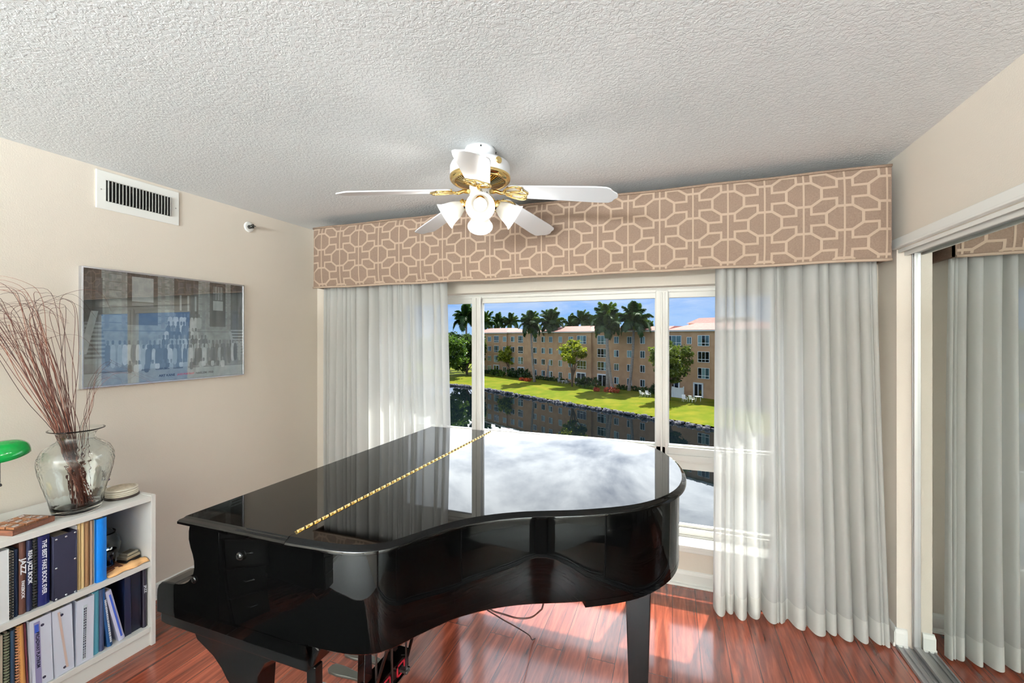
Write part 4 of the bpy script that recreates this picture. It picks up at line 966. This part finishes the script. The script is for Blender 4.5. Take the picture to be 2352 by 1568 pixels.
# palms
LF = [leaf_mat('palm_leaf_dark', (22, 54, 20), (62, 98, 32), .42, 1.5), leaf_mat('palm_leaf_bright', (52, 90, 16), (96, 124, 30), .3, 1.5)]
TRK = pmat('grey_palm_trunk', (166, 156, 146), .9, col2=(132, 122, 114), nscale=2, stretch=(1, 1, 5))
CSH = pmat('green_crownshaft', (96, 120, 50), .6)
fr_mesh = []
def frond_mesh(seed, L, droop):
    r_ = random.Random(seed); m = MB(); pts = []
    for k in range(15):
        t = k / 14; a = droop * t * t
        pts.append((L * (t - .18 * a * t), 0, L * (.16 * t - .42 * a * t)))
    m.tube(pts, [.035 * (1 - .85 * k / 14) for k in range(15)], 5)
    for k in range(62):
        t = .12 + .86 * k / 61; i = min(13, int(t * 14)); q = t * 14 - i; p = Vector(pts[i]).lerp(Vector(pts[i + 1]), q); d = (Vector(pts[i + 1]) - Vector(pts[i])).normalized()
        ll = L * .27 * math.sin(math.pi * (.14 + .78 * t)) ** .8
        for sgn in (1, -1):
            dr = (d * .55 + Vector((0, sgn, 0)) + Vector((0, 0, r_.uniform(-.95, .3)))).normalized(); e = p + dr * ll + Vector((0, 0, -ll * .35)); mid = p + dr * ll * .55
            wv = d * .026
            m.add([p - wv, p + wv, mid + wv * 1.3, e, mid - wv * 1.3], [(0, 1, 2, 3, 4)])
    me = m.build('frond', LF[0], fix=False); d_ = me.data; bpy.data.objects.remove(me); return d_
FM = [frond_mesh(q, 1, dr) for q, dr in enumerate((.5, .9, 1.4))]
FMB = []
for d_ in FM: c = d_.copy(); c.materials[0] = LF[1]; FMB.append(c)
def palm(u, yb, yc, f, reach, label, group, nf=17, tr=.24, lean=0, seed=0, bright=1, shaft=True):
    r_ = random.Random(seed + int(u)); x = (u - 1176) / 1000 * f
    zb = 1.54 - (yb - 773) / 1000 * f; zt = 1.54 - (yc - 773) / 1000 * f
    b = CW(x, f, zb); root = thing('palm_tree', label, 'palm tree', b, group)
    lx_ = lean * f / 1000; tp = CW(x + lx_, f, zt)
    pts = [b.lerp(tp, k / 8) + CW(lx_ * .25 * math.sin(math.pi * k / 8), 0, 0) for k in range(9)]; pts[0].z -= .5
    hs = 1.3 * reach / 2.8 if shaft else .1
    pts[-1] = tp - Vector((0, 0, hs)); 
    MB().tube(pts, [tr * (1.35 if k == 0 else 1.1 - .045 * k) for k in range(9)], 12).build('trunk', TRK, root)
    if shaft: MB().tube([tp - Vector((0, 0, hs + .05)), tp - Vector((0, 0, hs * .5)), tp + Vector((0, 0, .15))], [tr * .8, tr * .75, tr * .35], 10).build('crownshaft', CSH, root)
    for q in range(nf):
        t = q / (nf - 1); el = R(82 - 112 * t + r_.uniform(-8, 8)); az = q * 2.399 + r_.uniform(-.2, .2)
        v = 0 if t < .25 else (1 if t < .6 else 2)
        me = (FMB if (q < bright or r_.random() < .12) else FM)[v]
        o = bpy.data.objects.new('frond', me); C.objects.link(o); o.parent = root
        o.matrix_local = Matrix.Translation(tp - b) @ Matrix.Rotation(az, 4, 'Z') @ Matrix.Rotation(-el, 4, 'Y') @ Matrix.Rotation(r_.uniform(-.4, .4), 4, 'X') @ Matrix.Scale(reach * r_.uniform(.88, 1.12), 4)
PG = 'palms on the lawn across the canal'; BG = 'palms rising behind the far building'
palm(1228, 876, 746, 93, 3.7, 'tall grey trunked palm on the far lawn, first from the left window post', PG, 19, .26, -8, 1)
palm(1256, 874, 742, 96, 3.7, 'tall palm on the far lawn touching crowns with the first palm, right of it', PG, 19, .25, 10, 2)
palm(1396, 890, 738, 79, 3.9, 'tall palm with the brightest green centre fronds on the far lawn', PG, 20, .30, -2, 3, 4)
palm(1408, 899, 752, 76.5, 3.0, 'leaning second trunk palm close behind the bright centred palm', PG, 12, .27, -14, 4)
palm(1444, 899, 737, 77, 3.9, 'tall palm on the far lawn left of the right window post', PG, 20, .26, 12, 5)
palm(1071, 860, 733, 122, 5.2, 'tall palm above the big leafy trees seen through the left pane', BG, 17, .3, 0, 6)
palm(1115, 830, 741, 135, 4.4, 'leftmost palm rising just behind the left roof end', BG, 14, .3, 0, 7)
palm(1146, 830, 742, 140, 3.6, 'first of two fan palms peeking over the pink roof', BG, 16, .3, 0, 8, shaft=False)
palm(1174, 830, 741, 140, 3.6, 'second of two fan palms peeking over the pink roof beside rooftop units', BG, 16, .3, 0, 9, shaft=False)
palm(1336, 830, 739, 120, 4.2, 'palm peeking over the roof between the two pairs of tall palms', BG, 14, .3, 0, 10)
palm(1312, 830, 747, 122, 3.4, 'low palm crown peeking over the roof left of the middle roof palm', BG, 12, .3, 0, 11)
palm(1362, 830, 748, 118, 3.2, 'low palm crown over the roof just left of the bright centred palm', BG, 12, .3, 0, 12)
palm(1496, 830, 760, 100, 2.8, 'small palm crown over the roof right of the tall palms', BG, 12, .2, 0, 13)
# leafy trees, shrubs, hedges
def leaves(blobs, n, size, seed):
    r_ = random.Random(seed); m = MB(); tot = sum(b[3] ** 2 for b in blobs)
    for (c, sx, sz, wgt) in blobs:
        subs = [Vector((r_.gauss(0, 1), r_.gauss(0, 1), r_.gauss(0, 1))).normalized() * r_.uniform(.45, .95) for _ in range(16)]
        for _ in range(int(n * wgt ** 2 / tot)):
            d = r_.choice(subs) + Vector((r_.gauss(0, .17), r_.gauss(0, .17), r_.gauss(0, .14)))
            p = Vector(c) + Vector((d.x * sx, d.y * sx, d.z * sz))
            q = Vector((r_.gauss(0, 1), r_.gauss(0, 1), r_.gauss(0, 1) + .6)).normalized(); a = q.orthogonal().normalized(); a.rotate(Matrix.Rotation(r_.uniform(0, 6.28), 3, q)); b = q.cross(a)
            s = size * r_.uniform(.6, 1.3)
            m.add([p - a * s, p + b * s * .5, p + a * s, p - b * s * .5], [(0, 1, 2, 3)])
    return m
LY = leaf_mat('yellow_green_leaves', (92, 112, 16), (186, 192, 50), .5, 1.2)
LG = leaf_mat('mid_green_leaves', (50, 84, 24), (112, 142, 46), .45, .8)
LD = leaf_mat('dark_green_leaves', (26, 52, 24), (66, 96, 38), .25, .9)
LO = leaf_mat('orange_red_leaves', (150, 52, 30), (214, 104, 52), .3, 1.5)
LB = leaf_mat('bright_green_leaves', (110, 168, 20), (160, 210, 40), .5, 1.5)
BRK = pmat('tree_bark', (110, 92, 76), .9)
def P3(u, y, f): x = (u - 1176) / 1000 * f; return CW(x, f, 1.54 - (y - 773) / 1000 * f)
def tree(u, yb, f, blobs, n, size, mat, label, group, seed, fork=True):
    b = P3(u, yb, f); root = thing('leafy_tree', label, 'tree', b, group); r_ = random.Random(seed)
    bl_ = [(P3(bu, by, f + r_.uniform(-1, 1) * bw * f / 1000 * .6) - b, bw * f / 1000, bh * f / 1000, bw) for bu, by, bw, bh in blobs]
    leaves(bl_, n, size, seed).build('crown', mat, root, local=True, fix=False)
    m = MB()
    for c, sx, sz, wq in bl_:
        m.tube([Vector((0, 0, -.4)), Vector((c.x * .08, c.y * .08, c.z * .35)), Vector((c.x * .5, c.y * .5, c.z * .72)), Vector(c)], [.17, .13, .08, .03], 7)
    m.build('trunk', BRK, root, local=True)
TG = 'young trees on the lawn across the canal'
tree(1171, 856, 108, [(1160, 812, 16, 17), (1173, 800, 15, 12), (1186, 814, 17, 16), (1199, 810, 9, 13), (1174, 824, 18, 12), (1152, 822, 9, 9)], 5200, .26, LY, 'round yellow green tree on the far lawn, left of the tall palms', TG, 1)
tree(1314, 888, 84, [(1302, 800, 17, 13), (1318, 790, 16, 11), (1332, 802, 16, 13), (1308, 818, 18, 12), (1330, 815, 14, 10), (1316, 830, 12, 6), (1340, 815, 8, 8)], 4200, .23, LY, 'airy yellow green tree on the far lawn between the two pairs of palms', TG, 2)
tree(1537, 917, 66, [(1520, 815, 26, 22), (1545, 800, 26, 22), (1565, 815, 24, 24), (1530, 845, 28, 22), (1560, 848, 26, 22), (1540, 830, 34, 34), (1500, 808, 11, 14), (1545, 872, 16, 8), (1582, 832, 10, 12)], 9000, .22, leaf_mat('deep_green_leaves', (36, 60, 18), (124, 140, 42), .45, .5), 'dense rounded green tree behind the right window post', TG, 3)
TL = 'large trees at the far left bend of the canal'
tree(1030, 868, 104, [(1015, 800, 30, 28), (1040, 790, 26, 22), (1030, 822, 32, 22), (1000, 825, 30, 26), (1050, 812, 24, 24)], 6500, .36, LG, 'big spreading green tree at the water bend, far left pane', TL, 4)
tree(1072, 866, 110, [(1070, 790, 24, 22), (1090, 800, 26, 24), (1108, 792, 13, 20), (1078, 820, 26, 20), (1060, 838, 22, 14), (1100, 822, 16, 14)], 6500, .36, leaf_mat('olive_green_leaves', (36, 62, 22), (94, 120, 42), .45, .8), 'big dark tree behind the left window post beside the building end', TL, 5)
tree(985, 872, 112, [(985, 800, 40, 30), (960, 810, 40, 30), (1000, 790, 30, 22)], 4500, .4, LG, 'large tree behind the left sheer curtain at the far bank', TL, 6)
tree(1050, 868, 128, [(1050, 775, 30, 12), (1020, 772, 26, 10), (1085, 778, 20, 12)], 3000, .42, LD, 'pale treetop line rising behind the big spreading tree', TL, 7)
def shrub(name, label, group, s0, s1, n, hgt, wid, mat, cnt, size, seed, z=None):
    z = GZ - .1 if z is None else z
    b = EX((s0 + s1) / 2, n, z); k = max(1, int((s1 - s0) / (wid * 1.2)))
    bl_ = [(EX(s0 + (s1 - s0) * (q + .5) / k, n, z + hgt * .5) - b, wid * .8, hgt * .6, 1) for q in range(k)]
    o = leaves(bl_, cnt, size, seed).build(name, mat, fix=False); o.location = b
    return tag(o, label, 'hedge' if name == 'hedge' else 'shrub', group)
HG = 'hedges along the foot of the far building'
shrub('hedge', 'clipped dark hedge at the building foot, far right beside the white fence', HG, 5, 9, 2.2, 1.6, .9, LD, 1300, .16, 1)
shrub('hedge', 'long low dark hedge right of the tall right palm', HG, 9, 17, 1.2, .9, .6, LD, 1500, .15, 2)
shrub('hedge', 'tall dark rounded bushes between the two wide patio doors', HG, 19.5, 25.5, 3.2, 1.8, 1.1, LD, 1900, .18, 3)
shrub('hedge', 'low hedge left of the airy yellow green tree', HG, 29.5, 41, 1.2, .9, .6, LD, 1700, .16, 4)
shrub('hedge', 'dense dark green hedge left of the first tall palm', HG, 40.5, 48.5, 2.6, 2.0, 1.2, LD, 2200, .22, 5)
shrub('hedge', 'loose green bushes under the round yellow green tree', HG, 49.5, 55, 3, 1.5, 1.1, LG, 1500, .22, 6)
shrub('hedge', 'shaded low hedge at the left end of the building', HG, 57, 66, 1.5, .9, .8, LD, 1200, .2, 7)
shrub('flower_bush', 'orange red bush at the base of the bright centred palm', 'orange red bushes at the palm feet', 16.6, 18.2, 6.2, .75, .7, LO, 500, .14, 8, GZ - .25)
shrub('flower_bush', 'longer orange red bush between the two right tall palms', 'orange red bushes at the palm feet', 13.2, 16.2, 5.4, .85, .8, LO, 800, .14, 9, GZ - .25)
shrub('flower_bush', 'orange red bush at the foot of the first pair of palms', 'orange red bushes at the palm feet', 37, 41, 5.0, .8, .7, LO, 700, .16, 10, GZ - .25)
shrub('flower_bush', 'bright lime green round bush near the left building end', None, 58.3, 60.2, 3.4, 2.0, 1.1, LB, 700, .22, 11)
shrub('flower_bush', 'low yellowish shrub in front of the dark rounded bushes', None, 19.2, 23.4, 4.6, .6, .5, LG, 500, .14, 12)
# white gate and patio chairs
fe = thing('privacy_fence', 'white picket privacy fence panel beside the far right patio', 'fence', EX(3.6, 2.6, GZ))
m = MB(); s0, s1 = SU(1587) - .3, SU(1561) - .3
for q in range(15): a = s0 + (s1 - s0) * q / 15; ebox(m, a, a + (s1 - s0) / 15 * .8, 2.6, 2.65, GZ - .1, GZ + 1.6 - .12 * math.sin(math.pi * q / 14))
for z in (.3, 1.2): ebox(m, s0, s1, 2.56, 2.6, GZ + z, GZ + z + .1)
m.build('picket_panel', WWH, fe)
for a in (s0 - .06, s1): m = MB(); ebox(m, a, a + .1, 2.56, 2.68, GZ - .1, GZ + 1.75); m.build('post', WWH, fe)
def patio_chair(u, y, f, rz, label, mat, grp, scale=1):
    p = P3(u, y, f); root = thing('patio_chair', label, 'chair', p, grp, (0, 0, rz)); root.scale = (scale,) * 3
    MB().box(-.26, .26, -.26, .26, .38, .43).build('seat', mat, root, local=True)
    MB().box(-.26, .26, -.04, .02, .43, .98, mat=Matrix.Translation((0, .26, 0)) @ Matrix.Rotation(R(-14), 4, 'X')).build('backrest', mat, root, local=True)
    for sx in (-1, 1):
        MB().tube([(sx * .27, -.25, 0), (sx * .27, -.2, .62), (sx * .27, .3, .66)], .03, 6).build('arm_frame', mat, root, local=True)
        MB().tube([(sx * .25, .32, 0), (sx * .25, .22, .42)], .03, 6).build('leg', mat, root, local=True)
PW = pmat('white_patio_plastic', (232, 232, 228), .5); PB = pmat('grey_patio_metal', (150, 150, 146), .5)
CG = 'patio chairs on the far lawn'
patio_chair(1573, 922, 63, .4, 'white patio chair on the far lawn in front of the picket fence', PW, CG)
patio_chair(1590, 923, 62.5, 2.4, 'white patio chair right of the picket fence, facing the other one', PW, CG)
patio_chair(1476, 910, 70, 2.2, 'pale patio chair on the grass left of the dense rounded tree', PW, CG)
patio_chair(1489, 911, 69.5, .6, 'pale patio chair nearest the trunk of the dense rounded tree', PW, CG)
patio_chair(1285, 880, 90, .6, 'grey patio chair at the left of the group by the airy tree', PB, CG)
patio_chair(1305, 883, 88, 2.5, 'grey patio chair beside the trunk of the airy yellow green tree', PB, CG)
patio_chair(1326, 887, 86, 1.2, 'grey patio chair right of the airy tree, by the patio door', PB, CG)
def lounge(u, y, f, label):
    p = P3(u, y, f); root = thing('patio_table', label, 'table', p)
    MB().lathe([(.01, .66), (.5, .66), (.5, .70), (.01, .70)], 20).build('table_top', PW, root, local=True)
    for k in range(4): a = k * 1.57 + .7; MB().tube([(.42 * math.cos(a), .42 * math.sin(a), 0), (.36 * math.cos(a), .36 * math.sin(a), .66)], .03, 6).build('leg', PW, root, local=True)
lounge(1604, 921, 62.5, 'low white round patio table right of the white chairs')
lounge(1295, 882, 89, 'white round patio table between the grey chairs by the airy tree')

# ------------------------------------------------------------------ light, sky, camera
W = bpy.data.worlds.new('sky'); bpy.context.scene.world = W; W.use_nodes = True
nt = W.node_tree; nt.nodes.clear(); out = nt.nodes.new('ShaderNodeOutputWorld'); bg = N(nt, 'Background')
tc = N(nt, 'TexCoord'); sx = N(nt, 'SeparateXYZ'); nt.links.new(tc.outputs['Generated'], sx.inputs[0])
def MA(op, a, b=None, clamp=False):
    n = N(nt, 'Math', operation=op); n.use_clamp = clamp
    for i, v in enumerate((a, b)):
        if v is None: continue
        if isinstance(v, (int, float)): n.inputs[i].default_value = v
        else: nt.links.new(v, n.inputs[i])
    return n.outputs[0]
gr = N(nt, 'ValToRGB'); e = gr.color_ramp.elements
e[0].position = 0; e[0].color = lin((160, 202, 248)); e[1].position = 1; e[1].color = lin((44, 108, 210)); k = e.new(.09); k.color = lin((96, 164, 246)); k = e.new(.35); k.color = lin((70, 140, 232))
nt.links.new(MA('MAXIMUM', sx.outputs[2], 0), gr.inputs[0])
zz = MA('ADD', MA('MAXIMUM', sx.outputs[2], 0), .16)
cv_ = N(nt, 'CombineXYZ'); nt.links.new(MA('DIVIDE', sx.outputs[0], zz), cv_.inputs[0]); nt.links.new(MA('DIVIDE', sx.outputs[1], zz), cv_.inputs[1])
no = N(nt, 'TexNoise', Scale=1.5, Detail=9, Roughness=.6, Distortion=.35); nt.links.new(cv_.outputs[0], no.inputs['Vector'])
rp_ = N(nt, 'ValToRGB'); rp_.color_ramp.elements[0].position = .3; rp_.color_ramp.elements[1].position = .6; nt.links.new(no.outputs[0], rp_.inputs[0])
cov_ = N(nt, 'MapRange'); cov_.inputs[1].default_value = .03; cov_.inputs[2].default_value = .17; cov_.inputs[3].default_value = .2; cov_.inputs[4].default_value = 1; nt.links.new(sx.outputs[2], cov_.inputs[0])
bri = N(nt, 'MapRange'); bri.inputs[1].default_value = .085; bri.inputs[2].default_value = .2; bri.inputs[3].default_value = 1.0; bri.inputs[4].default_value = 6; nt.links.new(sx.outputs[2], bri.inputs[0])
sd = N(nt, 'MapRange'); sd.inputs[1].default_value = -.2; sd.inputs[2].default_value = .5; sd.inputs[3].default_value = .22; sd.inputs[4].default_value = 1; nt.links.new(sx.outputs[1], sd.inputs[0])   # clouds are brighter towards the sun
hi_ = N(nt, 'MapRange'); hi_.inputs[1].default_value = .62; hi_.inputs[2].default_value = .85; hi_.inputs[3].default_value = 1; hi_.inputs[4].default_value = .2; nt.links.new(sx.outputs[2], hi_.inputs[0])   # the bright cloud bank stands over the horizon, thinner cloud overhead
bm_ = MA('MULTIPLY', MA('MULTIPLY', bri.outputs[0], sd.outputs[0]), hi_.outputs[0])
cc = N(nt, 'MixRGB', blend_type='MULTIPLY'); cc.inputs[0].default_value = 1; cc.inputs[1].default_value = (.93, .96, 1, 1); nt.links.new(bm_, cc.inputs[2])
mx = N(nt, 'MixRGB'); nt.links.new(MA('MULTIPLY', rp_.outputs[0], cov_.outputs[0]), mx.inputs[0]); nt.links.new(gr.outputs[0], mx.inputs[1]); nt.links.new(cc.outputs[0], mx.inputs[2])
nt.links.new(mx.outputs[0], bg.inputs[0]); bg.inputs[1].default_value = 1.0
nt.links.new(bg.outputs[0], out.inputs[0])
def light(name, kind, loc, energy, col=(1, 1, 1), **kw):
    l = bpy.data.lights.new(name, kind); l.energy = energy; l.color = col
    for k, v in kw.items(): setattr(l, k, v)
    o = bpy.data.objects.new(name, l); C.objects.link(o); o.location = loc; return o
el, az = R(63.4), R(15.5)
sun = light('sun', 'SUN', (0, 20, 30), 10, (1, .96, .88), angle=R(.6))
sun.rotation_euler = Vector((-math.sin(az) * math.cos(el), -math.cos(az) * math.cos(el), -math.sin(el))).to_track_quat('-Z', 'Y').to_euler()
o = light('added_rear_upfill', 'AREA', (-1.1, -4.5, 1.62), 3700, (.83, .93, .98), shape='DISK', size=2.2)  # added unseen fill disc, bounces light off the rear ceiling
o.rotation_euler = (R(180), 0, 0)
o = light('added_rear_fill_panel', 'AREA', (-2.0, -6.1, 1.15), 50, (.92, .97, 1), shape='RECTANGLE', size=1.1, size_y=2.0)  # added unseen fill panel at the solid back wall, also brightens the piano rim
o.rotation_euler = (R(90), 0, R(180))
for b_ in BULBS: light('fan_bulb_light', 'POINT', b_, 1.8, (1, .98, .95), shadow_soft_size=.03)

cam = bpy.data.cameras.new('camera'); co = bpy.data.objects.new('camera', cam); C.objects.link(co)
co.location = (0, 0, 1.54); co.rotation_euler = (R(90), 0, A_)
cam.sensor_width = 36; cam.lens = 1000 / 2352 * 36; cam.shift_y = -11 / 2352; cam.clip_start = .05; cam.clip_end = 1000
sc = bpy.context.scene; sc.camera = co
sc.view_settings.view_transform = 'Standard'; sc.view_settings.look = 'None'; sc.view_settings.gamma = 1; sc.view_settings.use_curve_mapping = False
sc.view_settings.exposure = .12
cy = sc.cycles
cy.use_denoising = True; cy.max_bounces = 10; cy.diffuse_bounces = 4; cy.glossy_bounces = 5; cy.transmission_bounces = 8; cy.transparent_max_bounces = 16
cy.sample_clamp_indirect = 6; cy.blur_glossy = .5
